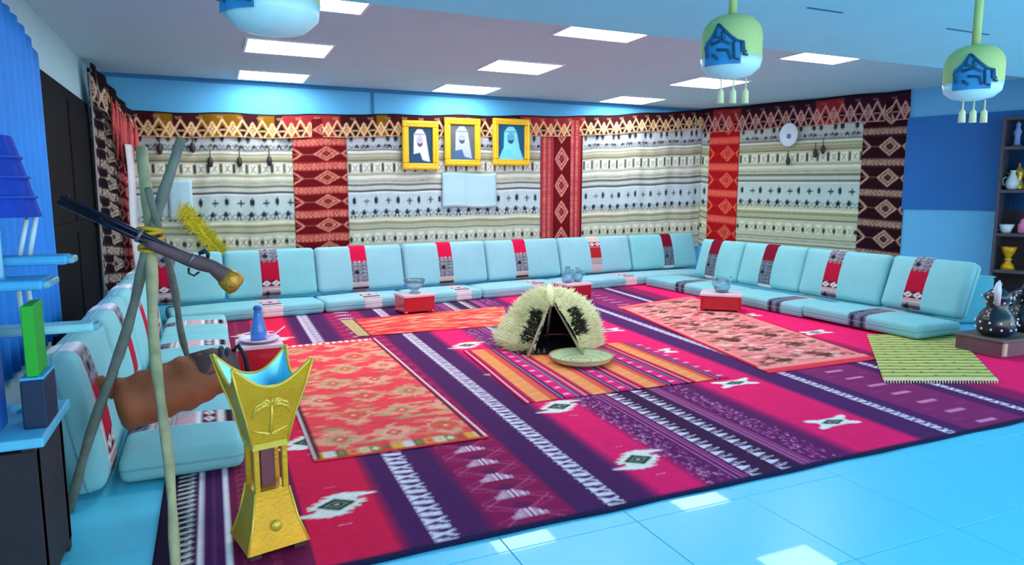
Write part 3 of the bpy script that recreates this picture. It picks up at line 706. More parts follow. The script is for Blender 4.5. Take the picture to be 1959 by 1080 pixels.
# ================================================================== FRAMES AND WALL PIECES
m_gold = mat('frame_gold', (232, 178, 22), .35, metal=.25, noise=.12, scale=30, bump=.3, bscale=90)
def portrait(px0, py0, px1, py1, kind, label):
    a, b = onY(px0, py0, WY-.12), onY(px1, py1, WY-.12); W = b[0]-a[0]; Hh = a[2]-b[2]; xc = (a[0]+b[0])/2
    t = thing('picture_frame', label, 'picture frame', (xc, WY-.085, b[2]), 0, 'gold portrait frames on the back hanging')
    fw_ = .092
    for x0, x1, z0, z1 in ((-W/2, W/2, 0, fw_), (-W/2, W/2, Hh-fw_, Hh), (-W/2, -W/2+fw_, fw_, Hh-fw_), (W/2-fw_, W/2, fw_, Hh-fw_)):
        mk('frame_rail', bbox(x0, -.045, z0, x1, .0, z1, .012, 2), m_gold, t, smooth=False)
    rim = []
    e = .012
    for x0, x1, z0, z1 in ((-W/2+.03, W/2-.03, .03, .03+e), (-W/2+.03, W/2-.03, Hh-.03-e, Hh-.03), (-W/2+.03, -W/2+.03+e, .03, Hh-.03), (W/2-.03-e, W/2-.03, .03, Hh-.03)): rim.append(bbox(x0, -.053, z0, x1, -.04, z1, .004, 1))
    mk('bead_rim', join(*rim), mat('gold_light', (246, 214, 70), .3, metal=.3), t, smooth=False)
    iw, ih = W-2*fw_+.01, Hh-2*fw_+.01
    bgc, scarf, robe, face = kind
    cv = Cv(iw, ih, .003, bgc); cx = iw*.48
    cv.poly([(cx-iw*.46, 0), (cx-iw*.30, ih*.30), (cx-iw*.12, ih*.42), (cx+iw*.18, ih*.42), (cx+iw*.36, ih*.28), (cx+iw*.50, 0)], robe)
    cv.poly([(cx-iw*.27, ih*.26), (cx-iw*.24, ih*.80), (cx-iw*.10, ih*.94), (cx+iw*.10, ih*.94), (cx+iw*.23, ih*.80), (cx+iw*.40, ih*.05), (cx+iw*.10, ih*.10), (cx, ih*.3)], scarf)
    cv.ell(cx-.0, ih*.63, iw*.14, ih*.145, face); cv.poly([(cx-iw*.12, ih*.58), (cx-iw*.09, ih*.49), (cx, ih*.45), (cx+iw*.09, ih*.49), (cx+iw*.12, ih*.58), (cx, ih*.545)], tuple(v*.45 for v in face))
    cv.rect(cx-iw*.06, ih*.645, cx-iw*.03, ih*.66, tuple(v*.4 for v in face)); cv.rect(cx+iw*.03, ih*.645, cx+iw*.06, ih*.66, tuple(v*.4 for v in face))
    cv.line(cx-iw*.2, ih*.80, cx+iw*.2, ih*.80, ih*.028, tuple(v*.55 for v in scarf))
    g, c = sheet(lsp(iw, .008), lsp(ih, .008), cv, lambda U, V: (U-iw/2, U*0-.018, V+fw_-.005), (0, .01, 0))
    mk('picture', g, woven('print', .4, 0, 50, .02), t, cols=c)
portrait(769, 229, 840, 325, ((36, 70, 92), (214, 208, 240), (40, 74, 110), (186, 176, 220)), 'gold framed portrait with dark robe and white headscarf, leftmost of three')
portrait(850, 224, 920, 318, ((92, 92, 96), (168, 176, 196), (66, 98, 140), (150, 160, 184)), 'gold framed grey portrait, middle of three')
portrait(943, 225, 1014, 317, ((10, 88, 124), (130, 214, 240), (110, 208, 240), (90, 170, 205)), 'gold framed portrait in pale blue robe, rightmost of three')
m_sheet = mat('plain_sheet', (172, 206, 216), .5, noise=.05, scale=6)
def wallsheet(px0, py0, px1, py1, label, off=.075):
    a, b = onY(px0, py0, WY-off), onY(px1, py1, WY-off); cv = Cv(b[0]-a[0], a[2]-b[2], .01, (176, 210, 218))
    cv.rect(0, cv.H*.02, cv.W, cv.H*.12, (196, 216, 220)); cv.rect(cv.W*.44, 0, cv.W*.46, cv.H, (150, 186, 200))
    g, c = sheet(lsp(cv.W, .04), lsp(cv.H, .04), cv, lambda U, V: (a[0]+U, WY-off-.006*np.sin(U*14)+.0*V, b[2]+V+.01*np.sin(U*8)), (0, .006, 0))
    tag(mk('cloth_sheet', g, woven('print2', .5, 0, 50, .03), cols=c), label, 'cloth')
wallsheet(846, 330, 950, 396, 'pale blue sheet pinned to the hanging under the middle portrait')
wallsheet(320, 345, 371, 420, 'pale blue sheet pinned to the back hanging behind the tripod')
# plate on the right hanging
p = onR(1510, 258, .07)
t = thing('wall_plate', 'white round plate hung high on the right wall hanging', 'plate', tuple(p)); t.rotation_euler = (0, 0, math.atan2(RD[1], RD[0]))
g = lathe([(.001, .0), (.10, .0), (.135, .012), (.145, .03), (.138, .034), (.125, .022), (.09, .012), (.001, .012)], 28); g = ([(x, -z if True else z, y*1.25) for x, y, z in g[0]], g[1])
mk('dish', g, mat('plate_white', (214, 222, 232), .35), t)
mk('emblem', mv(([(x*.35, -z-.012, y*.4) for x, y, z in lathe([(.001, 0), (.1, 0), (.1, .004), (.001, .004)], 12)[0]], lathe([(.001, 0), (.1, 0), (.1, .004), (.001, .004)], 12)[1]), (0, 0, -.02)), mat('plate_print', (96, 128, 168), .5), t)
# small dangling ornaments
m_orn = mat('ornament_dark', (62, 44, 48), .6); 
orn = [('Y', px, py) for px, py in ((305, 275), (368, 272), (402, 300), (458, 300), (515, 298))]+[('R', px, py) for px, py in ((1508, 300), (1560, 285), (1575, 278))]
for k, (wl, px, py) in enumerate(orn):
    p = onY(px, py, WY-.07) if wl == 'Y' else onR(px, py, .07)
    g = join(tube([(0, 0, .1), (0, 0, .0)], .006, 5), mv(lathe([(.004, -.13), (.022, -.12), (.034, -.07), (.026, -.02), (.01, .0), (.004, .01)], 8), (0, 0, 0)))
    tag(mk('ornament', g, m_orn, loc=tuple(p)), ('small dark pendant on the cream hanging, '+nth[k]+' from the left tripod' if wl == 'Y' else ['dark pendant just below the white plate','left pendant of the pair right of the white plate','right pendant of the pair right of the white plate'][k-5]), 'ornament', 'pendants '+('left' if wl == 'Y' else 'right'))
# yellow straw garland on the back hanging
a, b = onY(352, 402, WY-.09), onY(428, 488, WY-.09); bl_ = []
for k in range(700):
    f = rnd.random(); x = a[0]+(b[0]-a[0])*f+rnd.gauss(0, .035); z = a[2]+(b[2]-a[2])*f+rnd.gauss(0, .04); th = rnd.uniform(0, 2*PI); L = rnd.uniform(.06, .15)
    d = Vector((math.cos(th), -rnd.uniform(.1, .6), math.sin(th)-.3)).normalized()*L; q = Vector((x, WY-.09, z)); n = Vector((-d.z, 0, d.x)).normalized()*.007
    i = len(bl_)*3; bl_.append([tuple(q+n), tuple(q-n), tuple(q+d)])
V = [p for t3 in bl_ for p in t3]
V += []; g = join((V, [(3*i, 3*i+1, 3*i+2) for i in range(len(bl_))]), tube([(a[0], WY-.085, a[2]), ((a[0]+b[0])/2, WY-.1, (a[2]+b[2])/2-.03), (b[0], WY-.085, b[2])], .02, 8))
tag(mk('straw_garland', g, mat('straw_yellow', (214, 200, 40), .8, noise=.2, scale=30), smooth=False), 'yellow straw garland on the back hanging above the rifle butt', 'garland')
# ================================================================== TRIPOD, RIFLE, GOATSKIN
m_wood = mat('branch_grey', (112, 120, 110), .85, noise=.25, scale=14, bump=.5, bscale=30)
def leg(a, b, ext, r0, r1, nm='leg'):
    A, B = Vector(a), Vector(b); d = (B-A); top = B+d.normalized()*ext; pts = []; R = []
    n = 14
    for i in range(n+1):
        f = i/n; q = A.lerp(top, f); q += Vector((math.sin(f*9+a[0]*7)*.014, math.cos(f*7+a[1]*5)*.012, 0))*math.sin(PI*f); pts.append(tuple(q)); R.append(r0+(r1-r0)*f+.003*math.sin(f*31))
    return tube(pts, R, 8)
cr = Vector(onY(290, 455, 3.32))
fa, fb_, fc = onZ(132, 982, .0), onZ(337, 1098, .012), (-.10, 4.62, .165)
tp = thing('tripod', 'rustic tripod of three tied branches carrying a goatskin and a rifle', 'tripod', (cr.x, cr.y, 0))
L0 = Vector((cr.x, cr.y, 0))
def lg(p, ext, r0, r1, off): return leg(tuple(Vector(p)-L0), tuple(cr-L0+Vector(off)), ext, r0, r1)
mk('leg', lg((fa[0], fa[1], .012), .45, .020, .021, (.0, -.02, 0)), m_wood, tp)
mk('leg', lg((fb_[0], fb_[1], .012), .46, .017, .025, (-.012, .03, 0)), mat('branch_pale', (176, 170, 132), .85, noise=.25, scale=14, bump=.5, bscale=30), tp)
mk('leg', lg((fc[0], fc[1], .012), .30, .017, .016, (.03, .04, 0)), m_wood, tp)
rp = []
for k in range(6):
    z = cr.z-.045+k*.016; rp.append(tube([(math.cos(t)*.047-.003, math.sin(t)*.060+.01, z+.009*math.sin(t+k*2)) for t in np.linspace(0, 2*PI, 17)], .009, 6))
mk('rope_lashing', join(*rp), mat('rope_gold', (206, 164, 40), .8, bump=.5, bscale=80), tp)
# suspension cords
b0, b1 = Vector(onY(222, 778, 3.42)), Vector(onY(444, 694, 3.52))
tl = lambda p: tuple(Vector(p)-L0)
mk('cord', join(tube([tl(cr+Vector((-.02, 0, -.05))), tl(Vector(onY(240, 640, 3.40))), tl(b0+Vector((-.01, 0, .085)))], .008, 6), tube([tl(cr+Vector((-.02, 0, -.2))), tl(Vector(onY(302, 705, 3.42)))], .007, 6)), mat('cord_dark', (70, 104, 104), .9), tp)
# goatskin
ax = (b1-b0); n = 26; pts = []; R = []
for i in range(n+1):
    f = i/n; q = b0+ax*f+Vector((0, 0, -.012*math.sin(PI*f)))
    r = float(np.interp(f, [0, .02, .06, .3, .55, .72, .86, .95, 1], [.085, .108, .122, .122, .124, .122, .105, .08, .04])); pts.append(tuple(q)); R.append(r*(1+.03*math.sin(f*23)))
sk_ = thing('goatskin_bag', 'brown leather goatskin bag slung under the tripod', 'bag', tuple(b0.lerp(b1, .5)-Vector((0, 0, .14)))); Ls = Vector(sk_.location)
g = tube(pts, R, 20); g = ([tuple(Vector(p)-Ls+Vector((0, 0, .008*math.sin(p[0]*60)*math.sin(p[2]*50)))) for p in g[0]], g[1])
mk('hide', g, mat('hide_brown', (160, 84, 50), .6, noise=.22, scale=9, bump=.6, bscale=18), sk_)
u = ax.normalized()
mk('neck_cuff', tube([tuple(b1-u*.16-Ls+Vector((0, 0, .0))), tuple(b1-u*.06-Ls), tuple(b1+u*.02-Ls)], [.116, .106, .06], 14), mat('hide_dark', (96, 68, 72), .7, noise=.2, bump=.4), sk_)
mk('strap', join(*[tube([tuple(b1-Ls+u*(-.02-.03*k)+Vector((math.cos(t)*.01, math.cos(t)*(.075+.018*k), math.sin(t)*(.075+.018*k)))) for t in np.linspace(0, 2*PI, 15)], .012, 6) for k in range(2)], tube([tuple(b1-Ls+Vector((0, 0, .05))), tuple(b1-Ls+Vector((.03, -.02, .09))), tuple(b1-Ls+Vector((.06, -.02, .03))), tuple(b1-Ls+Vector((.07, -.03, -.05)))], .012, 6)), mat('strap_black', (30, 26, 36), .7), sk_)
for s, f in ((1, .05),):
    q = b0+ax*f-Ls; mk('leg_stub', tube([tuple(q+Vector((-.02, 0, .07*s-.0))), tuple(q+Vector((-.06, -.02, .10*s))), tuple(q+Vector((-.075, -.03, .14*s)))], [.045, .028, .018], 8), MATS['hide_brown'], sk_)
# rifle
mz, bt = Vector(onY(113, 381, 3.24)), Vector(onY(462, 540, 3.26)); d = (bt-mz); Lr = d.length; u = d.normalized()
rf = thing('rifle', 'old long-barrelled rifle with gilded butt resting across the tripod', 'rifle', tuple(mz.lerp(bt, .5))); Lo = Vector(rf.location)
nrm = u.cross(Vector((0, 1, 0))).normalized(); nrm = nrm if nrm.z > 0 else -nrm
pt = lambda f, up=0, yy=0: tuple(mz+d*f+nrm*up+Vector((0, yy, 0))-Lo)
m_steel = mat('gun_steel', (44, 44, 62), .3, metal=.8, noise=.1); m_stk = mat('gun_stock', (92, 66, 72), .5, noise=.2, scale=12)
mk('barrel', tube([pt(0, .012), pt(.68, .010)], .0115, 10), m_steel, rf); mk('barrel', tube([pt(.0, -.012), pt(.68, -.012)], .0115, 10), m_steel, rf)
mk('sight', tube([pt(.015, .025), pt(.03, .03)], .004, 6), m_steel, rf)
mk('stock', tube([pt(.42, -.012), pt(.5, -.01), pt(.6, -.006), pt(.7, -.004), pt(.76, .004), pt(.82, .01), pt(.88, -.0), pt(.94, -.012)], [.014, .026, .028, .03, .034, .030, .036, .046], 12, .55, upv=tuple(nrm)), m_stk, rf)
mk('butt', tube([pt(.90, -.006), pt(.94, -.013), pt(.985, -.02), pt(1.0, -.022)], [.042, .050, .050, .03], 12, .55, upv=tuple(nrm)), mat('gilt', (196, 142, 50), .4, metal=.5, noise=.35, scale=40, bump=.6, bscale=60), rf)
mk('lock_plate', tube([pt(.72, .036), pt(.745, .060), pt(.765, .052), pt(.775, .036)], [.008, .012, .009, .006], 6), mat('lock_black', (22, 22, 28), .4), rf)
mk('trigger_guard', tube([pt(.71, -.036), pt(.725, -.058), pt(.755, -.058), pt(.77, -.034)], .005, 6), m_steel, rf)
for f in (.40, .69): mk('barrel_band', tube([pt(f, 0), pt(f+.02, 0)], .029, 12, .6, upv=tuple(nrm)), mat('band_silver', (120, 110, 116), .35, metal=.6), rf)

# ================================================================== INCENSE BURNER
m_mg = mat('burner_gold', (216, 158, 16), .38, metal=.25, noise=.14, scale=10, bump=.35, bscale=70); m_edge = mat('burner_edge', (236, 196, 74), .35, metal=.3)
ib = thing('incense_burner', 'large gilded square incense burner with flared horned bowl and palm emblem', 'incense burner', (.152, 2.755, .014), math.radians(13))
def frustum(h0, z0, h1, z1, cap=True, n=6, prof=None):
    V = []; Fc = []
    for i in range(n+1):
        f = i/n; h = h0+(h1-h0)*(prof(f) if prof else f); z = z0+(z1-z0)*f
        V += [(-h, -h, z), (h, -h, z), (h, h, z), (-h, h, z)]
    for i in range(n):
        for k in range(4): Fc.append((i*4+k, i*4+(k+1) % 4, i*4+4+(k+1) % 4, i*4+4+k))
    return V, Fc+[(3, 2, 1, 0), (n*4, n*4+1, n*4+2, n*4+3)]
for sx_ in (-1, 1):
    for sy_ in (-1, 1): mk('foot', box(sx_*.085-.022, sy_*.085-.022, 0, sx_*.085+.022, sy_*.085+.022, .03), mat('burner_foot', (70, 40, 40), .6), ib, smooth=False)
mk('base', frustum(.118, .025, .064, .245, prof=lambda f: 1-(1-f)**1.25), m_mg, ib, smooth=False)
for sx_ in (-1, 1):
    for sy_ in (-1, 1): mk('post', bbox(sx_*.054-.011, sy_*.054-.011, .24, sx_*.054+.011, sy_*.054+.011, .425, .003, 1), m_mg, ib, smooth=False)
mk('core', frustum(.026, .24, .026, .425), mat('burner_core', (120, 60, 70), .6), ib, smooth=False)
mk('collar', frustum(.068, .415, .070, .44), m_edge, ib, smooth=False)
# bowl: four flared walls, concave rims rising to horns
def wallgrid(inner):
    nz, nx = 12, 16; V = []; Fc = []; tk = .010 if inner else 0
    for sd in range(4):
        o = len(V); ca, sa = [(1, 0), (0, 1), (-1, 0), (0, -1)][sd]
        for j in range(nz+1):
            for i in range(nx+1):
                u = -1+2*i/nx; rim = .672+.092*abs(u)**2.2; z = .435+(rim-.435)*j/nz
                if inner and j == 0: z += .02
                hh = float(np.interp(z, [.43, .55, .66, .77], [.066, .092, .124, .150]))-tk
                x, y = u*hh, -hh; V.append((x*ca-y*sa, x*sa+y*ca, z))
        for j in range(nz):
            for i in range(nx):
                q = (o+j*(nx+1)+i, o+j*(nx+1)+i+1, o+(j+1)*(nx+1)+i+1, o+(j+1)*(nx+1)+i); Fc.append(q if not inner else q[::-1])
    return V, Fc
mk('bowl', wallgrid(False), m_mg, ib, smooth='auto'); mk('lining', wallgrid(True), mat('lining_silver', (110, 206, 236), .25, metal=.55, noise=.05), ib, smooth='auto')
mk('bowl_floor', frustum(.06, .44, .062, .46), MATS['lining_silver'], ib, smooth=False)
rim_ = []
for sd in range(4):
    ca, sa = [(1, 0), (0, 1), (-1, 0), (0, -1)][sd]; P_ = []
    for i in range(17):
        u = -1+2*i/16; z = .672+.092*abs(u)**2.2; hh = float(np.interp(z, [.43, .55, .66, .77], [.066, .092, .124, .150]))-.005; x, y = u*hh, -hh; P_.append((x*ca-y*sa, x*sa+y*ca, z))
    rim_.append(tube(P_, .0065, 6))
mk('rim', join(*rim_), m_edge, ib)
# edge beads
ed_ = []
for sx_ in (-1, 1):
    for sy_ in (-1, 1):
        ed_.append(tube([(sx_*h, sy_*h, z) for z, h in ((.43, .067), (.55, .093), (.66, .125), (.765, .150))], .005, 5)); ed_.append(tube([(sx_*h, sy_*h, z) for z, h in ((.025, .118), (.12, .088), (.245, .065))], .005, 5))
for g in ed_: mk('edge_bead', g, m_edge, ib)
# palm and crossed blades in relief on the front
def fr_y(z): return -float(np.interp(z, [.43, .55, .66, .77], [.066, .092, .124, .150]))-.002
def rel(pts, r): return tube([(x, fr_y(z), z) for x, z in pts], r, 6, .5)
pal = [rel([(0, .475), (.003, .54), (0, .60)], [.008, .006, .005])]
for a in (-100, -68, -36, 0, 36, 68, 100):
    t_ = math.radians(a); pal.append(rel([(0, .60), (math.sin(t_)*.034, .602+math.cos(t_)*.026), (math.sin(t_)*.062, .588+math.cos(t_)*.034), (math.sin(t_)*.074, .560+math.cos(t_)*.036)], [.006, .007, .006, .003]))
for s in (-1, 1): pal.append(rel([(s*.066, .50), (s*.035, .487), (0, .475), (-s*.03, .47)], [.004, .006, .006, .003]))
mk('palm_emblem', join(*pal), m_edge, ib)
mk('base_rosette', mv(([(x, z, y) for x, y, z in lathe([(.022, 0), (.022, .006), (.012, .010), (.004, .008)], 14)[0]], lathe([(.022, 0), (.022, .006), (.012, .010), (.004, .008)], 14)[1]), (0, -.102, .11)), m_edge, ib)

# ================================================================== LOW RED TABLES AND GLASSWARE
m_red = mat('lacquer_red', (190, 14, 40), .25, noise=.05, coat=.5); m_rim = mat('table_rim', (226, 190, 204), .4); m_glass = mat('glass_blue', (190, 232, 244), .05, noise=0, trans=.85, spec=.6)
def red_table(x, y, W, D, Hh, rz, label):
    t = thing('low_table', label, 'table', (x, y, .0135), rz, 'low red lacquered tables')
    mk('table_top', bbox(-W/2, -D/2, Hh-.03, W/2, D/2, Hh, .006, 2), m_rim, t, smooth=False)
    for sx_ in (-1, 1):
        mk('side_panel', bbox(sx_*(W/2-.02)-.012, -D/2+.02, .02, sx_*(W/2-.02)+.012, D/2-.02, Hh-.03, .004, 1), m_red, t, smooth=False)
        mk('front_panel', bbox(-W/2+.03, sx_*(D/2-.03)-.012, .03, W/2-.03, sx_*(D/2-.03)+.012, Hh-.03, .004, 1), m_red, t, smooth=False)
        for sy_ in (-1, 1): mk('foot', bbox(sx_*(W/2-.03)-.018, sy_*(D/2-.03)-.018, 0, sx_*(W/2-.03)+.018, sy_*(D/2-.03)+.018, .035, .003, 1), m_red, t, smooth=False)
    return (x, y, .0135+Hh)
T1 = red_table(2.17, 7.78, .40, .34, .23, ang, 'low red table with glass bowl in front of the third back seat')
T2 = red_table(4.48, 8.10, .42, .36, .20, ang, 'low red table with glass jugs behind the fleece hut')
T3 = red_table(5.60, 6.42, .48, .40, .22, -.75, 'low red table standing cornerwise by the right-hand seating')
T4 = red_table(.30, 5.62, .34, .34, .24, 0, 'low red table by the left seating, holding the blue bottle')
bowlp = [(.03, 0), (.06, .004), (.05, .012), (.03, .02), (.06, .05), (.10, .10), (.115, .14), (.108, .14), (.09, .1), (.05, .055), (.002, .04)]
jugp = [(.035, 0), (.06, .01), (.07, .06), (.055, .12), (.03, .16), (.034, .19), (.028, .19), (.024, .16), (.048, .12), (.06, .06), (.05, .02), (.002, .015)]
def glass(name, prof, base, dx, dy, s, label, cat, grp=None, handle=False):
    t = thing(name, label, cat, (base[0]+dx, base[1]+dy, base[2]), 0, grp); mk('vessel', ([(x*s, y*s, z*s) for x, y, z in lathe(prof, 18)[0]], lathe(prof, 18)[1]), m_glass, t)
    if handle: mk('handle', tube([(.05*s, 0, .15*s), (.10*s, 0, .13*s), (.10*s, 0, .07*s), (.066*s, 0, .05*s)], .008*s, 6), m_glass, t)
    else: mk('lip', tube([(math.cos(a)*.112*s, math.sin(a)*.112*s, .14*s) for a in np.linspace(0, 2*PI, 19)], .006*s, 6), m_glass, t)
glass('glass_bowl', bowlp, T1, .0, 0, 1.15, 'clear footed glass bowl on the red table before the back seats', 'bowl')
glass('glass_jug', jugp, T2, -.08, 0, 1.15, 'left of two clear glass jugs on the table behind the hut', 'jug', 'glass jugs', True)
glass('glass_jug', jugp, T2, .10, .04, 1.0, 'right of two clear glass jugs on the table behind the hut', 'jug', 'glass jugs', True)
t = thing('glass_teapot', 'clear glass teapot with side horns on the cornerwise red table', 'teapot', T3)
mk('vessel', lathe([(.05, 0), (.075, .01), (.10, .06), (.095, .10), (.06, .13), (.05, .14), (.045, .13), (.085, .1), (.09, .06), (.06, .02), (.002, .015)], 18), m_glass, t)
mk('spout', tube([(-.09, 0, .06), (-.13, 0, .11), (-.145, 0, .19)], [.022, .016, .010], 8), m_glass, t); mk('handle', tube([(.09, 0, .10), (.135, 0, .13), (.13, 0, .19)], .011, 7), m_glass, t); mk('lid', lathe([(.055, .138), (.04, .155), (.012, .165), (.016, .185), (.003, .195)], 14), m_glass, t)
t = thing('serving_dish', 'white dish under the blue bottle on the near red table', 'dish', T4)
mk('dish', lathe([(.06, 0), (.13, .012), (.155, .03), (.15, .034), (.12, .02), (.002, .012)], 22), mat('dish_white', (226, 206, 232), .35), t)
mk('spoon', tube([(.03, -.03, .03), (.13, -.02, .06), (.20, .02, .10)], [.016, .006, .005], 6), mat('dish_white', (226, 206, 232), .35), t)
t = thing('bottle', 'slim blue bottle standing in the white dish', 'bottle', (T4[0], T4[1], T4[2]+.013))
mk('glass_body', lathe([(.05, 0), (.062, .01), (.06, .08), (.045, .15), (.03, .20), (.026, .235), (.03, .24)], 16), mat('bottle_blue', (72, 132, 214), .2, noise=.05, coat=.3), t); mk('stopper', lathe([(.03, .238), (.034, .25), (.024, .27), (.004, .275)], 12), mat('stopper', (50, 90, 180), .4), t)

# ================================================================== FLEECE HUT AND TRAY
hc = Vector((2.80, 5.50, .025)); od = math.atan2(-hc.y+.2, -hc.x+.9)      # opening faces the viewer
ht = thing('fleece_hut', 'small hut of sticks covered with shaggy pale fleece, dark inside', 'model hut', tuple(hc), od)
def hutP(th, h, s=1.0):       # th measured from the opening direction
    R = .41+.10*math.cos(th-2.3)+.05*math.sin(3*th+.4)+.035*math.sin(5*th); q = (1-h**2.6)**.62
    z = .52*h+.03*math.sin(4*th)*h*(1-h); lump = .13*max(0, math.cos(th+1.3))**2*max(0, 1-abs(h-.15)/.35)
    return Vector((math.cos(th)*(R+lump)*q*s, math.sin(th)*(R+lump)*q*s, z*s))
def shell(s, nt=54, nh=16):
    V = []; Fc = []
    for j in range(nh+1):
        h = j/nh; t0 = math.radians(30)*(1-h**1.2)+.02
        for i in range(nt+1): V.append(tuple(hutP(t0+(2*PI-2*t0)*i/nt, h, s)))
    for j in range(nh):
        for i in range(nt): Fc.append((j*(nt+1)+i, j*(nt+1)+i+1, (j+1)*(nt+1)+i+1, (j+1)*(nt+1)+i))
    return V, Fc
m_fl = mat('fleece', (250, 244, 186), .95, noise=.14, scale=6, bump=.6, bscale=25, sheen=.3); m_fd = mat('fleece_dark', (48, 40, 28), .95, noise=.2)
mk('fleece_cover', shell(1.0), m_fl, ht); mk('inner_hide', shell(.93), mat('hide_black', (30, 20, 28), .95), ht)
def tufts(n, sel, seed):
    rg = random.Random(seed); V = []; Fc = []; k = 0
    while k < n:
        h = rg.random()**1.1*.98; t0 = math.radians(30)*(1-h**1.2)+.03; th = rg.uniform(t0, 2*PI-t0)
        if not sel(th, h): continue
        p = hutP(th, h); nn = Vector((math.cos(th), math.sin(th), .5+h)).normalized(); L = rg.uniform(.04, .085)
        tip = p+nn*L*.7+Vector((rg.uniform(-1, 1), rg.uniform(-1, 1), rg.uniform(-1.4, .4)))*L*.5
        a = nn.orthogonal().normalized()*rg.uniform(.006, .012); b = nn.cross(a)
        p = p-nn*.01; i = len(V); V += [tuple(p+a), tuple(p-a*.5+b*.8), tuple(p-a*.5-b*.8), tuple(tip)]; Fc += [(i, i+1, i+3), (i+1, i+2, i+3), (i+2, i, i+3)]; k += 1
    return V, Fc
dark = lambda th, h: (abs(th-.58) < .22 and abs(h-.52) < .2) or (abs((2*PI-th)-.60) < .24 and abs(h-.42) < .26)
mk('fleece_tufts', tufts(9000, lambda th, h: not dark(th, h), 3), m_fl, ht, kind='stuff'); mk('dark_tufts', tufts(900, dark, 4), m_fd, ht, kind='stuff')
m_st = mat('stick', (176, 158, 128), .8, noise=.15)
apex = Vector((.16, .0, .44))
for s in (-1, 1): mk('stick', tube([(.46, s*.24, .0), tuple(Vector((.46, s*.24, 0)).lerp(apex, .5)+Vector((.01, 0, .01))), tuple(apex+Vector((0, -s*.01, .03)))], [.014, .012, .010], 7), m_st, ht)
mk('stick', tube([(-.2, 0, .0), tuple(apex)], .012, 7), m_st, ht)
mk('ridge_flap', tube([(.19, 0, .40), (.13, 0, .47), (.0, 0, .545)], [.03, .055, .03], 8, .8), m_fl, ht)
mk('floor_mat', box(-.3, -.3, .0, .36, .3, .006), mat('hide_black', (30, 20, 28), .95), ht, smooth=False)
for k in range(4): mk('fire_stick', tube([(.22, -.22+.05*k, .018), (.40, -.24+.05*k, .018)], .011, 6), mat('stick_dark', (110, 74, 60), .85), ht)
t = thing('woven_tray', 'round pale woven straw tray lying in front of the hut', 'tray', (2.76, 4.83, .024))
g = lathe([(.20, 0), (.24, .02), (.265, .05), (.258, .055), (.235, .03), (.19, .014), (.002, .012)], 30)
mk('dish', g, mat('straw_pale', (196, 204, 158), .85, noise=.1, scale=20, bump=.4), t)
mk('rim', tube([(math.cos(a)*.262, math.sin(a)*.262, .053) for a in np.linspace(0, 2*PI, 31)], .008, 6), mat('straw_rim', (176, 150, 104), .85), t)
for k in range(4): mk('coil', tube([(math.cos(a)*(.05+.04*k), math.sin(a)*(.05+.04*k), .014) for a in np.linspace(0, 2*PI, 25)], .004, 5), MATS['straw_rim'] if k % 2 else MATS['straw_pale'], t)

# ================================================================== HANGING LANTERNS
m_pap = mat('lantern_paper', (176, 204, 134), .6, noise=.08, scale=5, trans=.0); m_lb = mat('lantern_bowl', (196, 240, 246), .3); m_blu = mat('lantern_blue', (44, 140, 200), .6, noise=.3, scale=8); m_nav = mat('lantern_navy', (10, 84, 120), .6)
def lantern(x, y, z, r, label, nt=3):
    t = thing('lantern', label, 'lantern', (x, y, z), yaw*-1, 'paper lanterns under the dropped ceiling')
    mk('shade', lathe([(r*.2, .315*r/.2), (r*.45, .305*r/.2), (r*.68, .285*r/.2), (r*.86, .25*r/.2), (r*.96, .21*r/.2), (r, .165*r/.2), (r, .04*r/.2), (r*.97, .02*r/.2)], 28), m_pap, t)
    mk('bowl', lathe([(r*1.005, .03*r/.2), (r*.95, -.03*r/.2), (r*.7, -.075*r/.2), (r*.3, -.095*r/.2), (r*.02, -.1*r/.2)], 28), m_lb, t)
    mk('stem', tube([(0, 0, .30*r/.2), (0, 0, LOWZ-z)], .02, 10), m_pap, t); mk('canopy', lathe([(.06, LOWZ-z-.03), (.09, LOWZ-z-.004), (.09, LOWZ-z)], 16), m_pap, t)
    # blue tent motif wrapped on the front left
    def wrap(pts, off): return [((r+off)*math.sin(a), -(r+off)*math.cos(a), zz*r/.2) for a, zz in pts]
    V = []; Fc = []; na = 10
    for i in range(na+1):
        a = -1.25+1.25*i/na; top = .10+.10*(1-abs((i/na)-.42)*1.8)+.008*math.sin(i*5)
        for j in range(5): V.append((a, -.035+(top+.035)*j/4))
    Vw = wrap(V, .004); Fc = [(i*5+j, i*5+5+j, i*5+6+j, i*5+1+j) for i in range(na) for j in range(4)]
    mk('motif', (Vw, Fc), m_blu, t)
    ln_ = [[(-1.1, .02), (-1.2, .09), (-.9, .14), (-.72, .22)], [(-.72, .22), (-.45, .16), (-.2, .11), (.05, .10), (.1, .02), (.2, .02)], [(-.25, .1), (-.2, .0), (-.05, -.01)], [(-.8, .19), (-.8, .14), (-.5, .13)], [(-.6, .17), (-.55, .12)], [(-.95, .10), (-.6, .115), (-.35, .09)], [(-.75, .06), (-.4, .05), (-.3, -.005)], [(-.9, .03), (-.7, .0)], [(.0, .10), (.02, .04), (.16, .04)]]
    mk('motif_outline', join(*[tube(wrap(q, .008), .007, 5) for q in ln_]), m_nav, t)
    for k in range(nt):
        x_ = (-.3+.42*k)*r; mk('tassel', tube([(x_, 0, -.09*r/.2), (x_, 0, -.16*r/.2), (x_, 0, -.18*r/.2), (x_, 0, -.26*r/.2)], [.004, .004, .015, .018], 7), mat('tassel_cream', (222, 224, 178), .8), t)
p = onY(520, 22, 3.0); lantern(p[0], 3.0, p[2], .19, 'paper lantern with blue motif at the upper left edge of view', 0)
p = onY(1398, 122, 2.72); lantern(p[0], 2.72, p[2], .145, 'paper lantern with blue motif hanging before the back right corner')
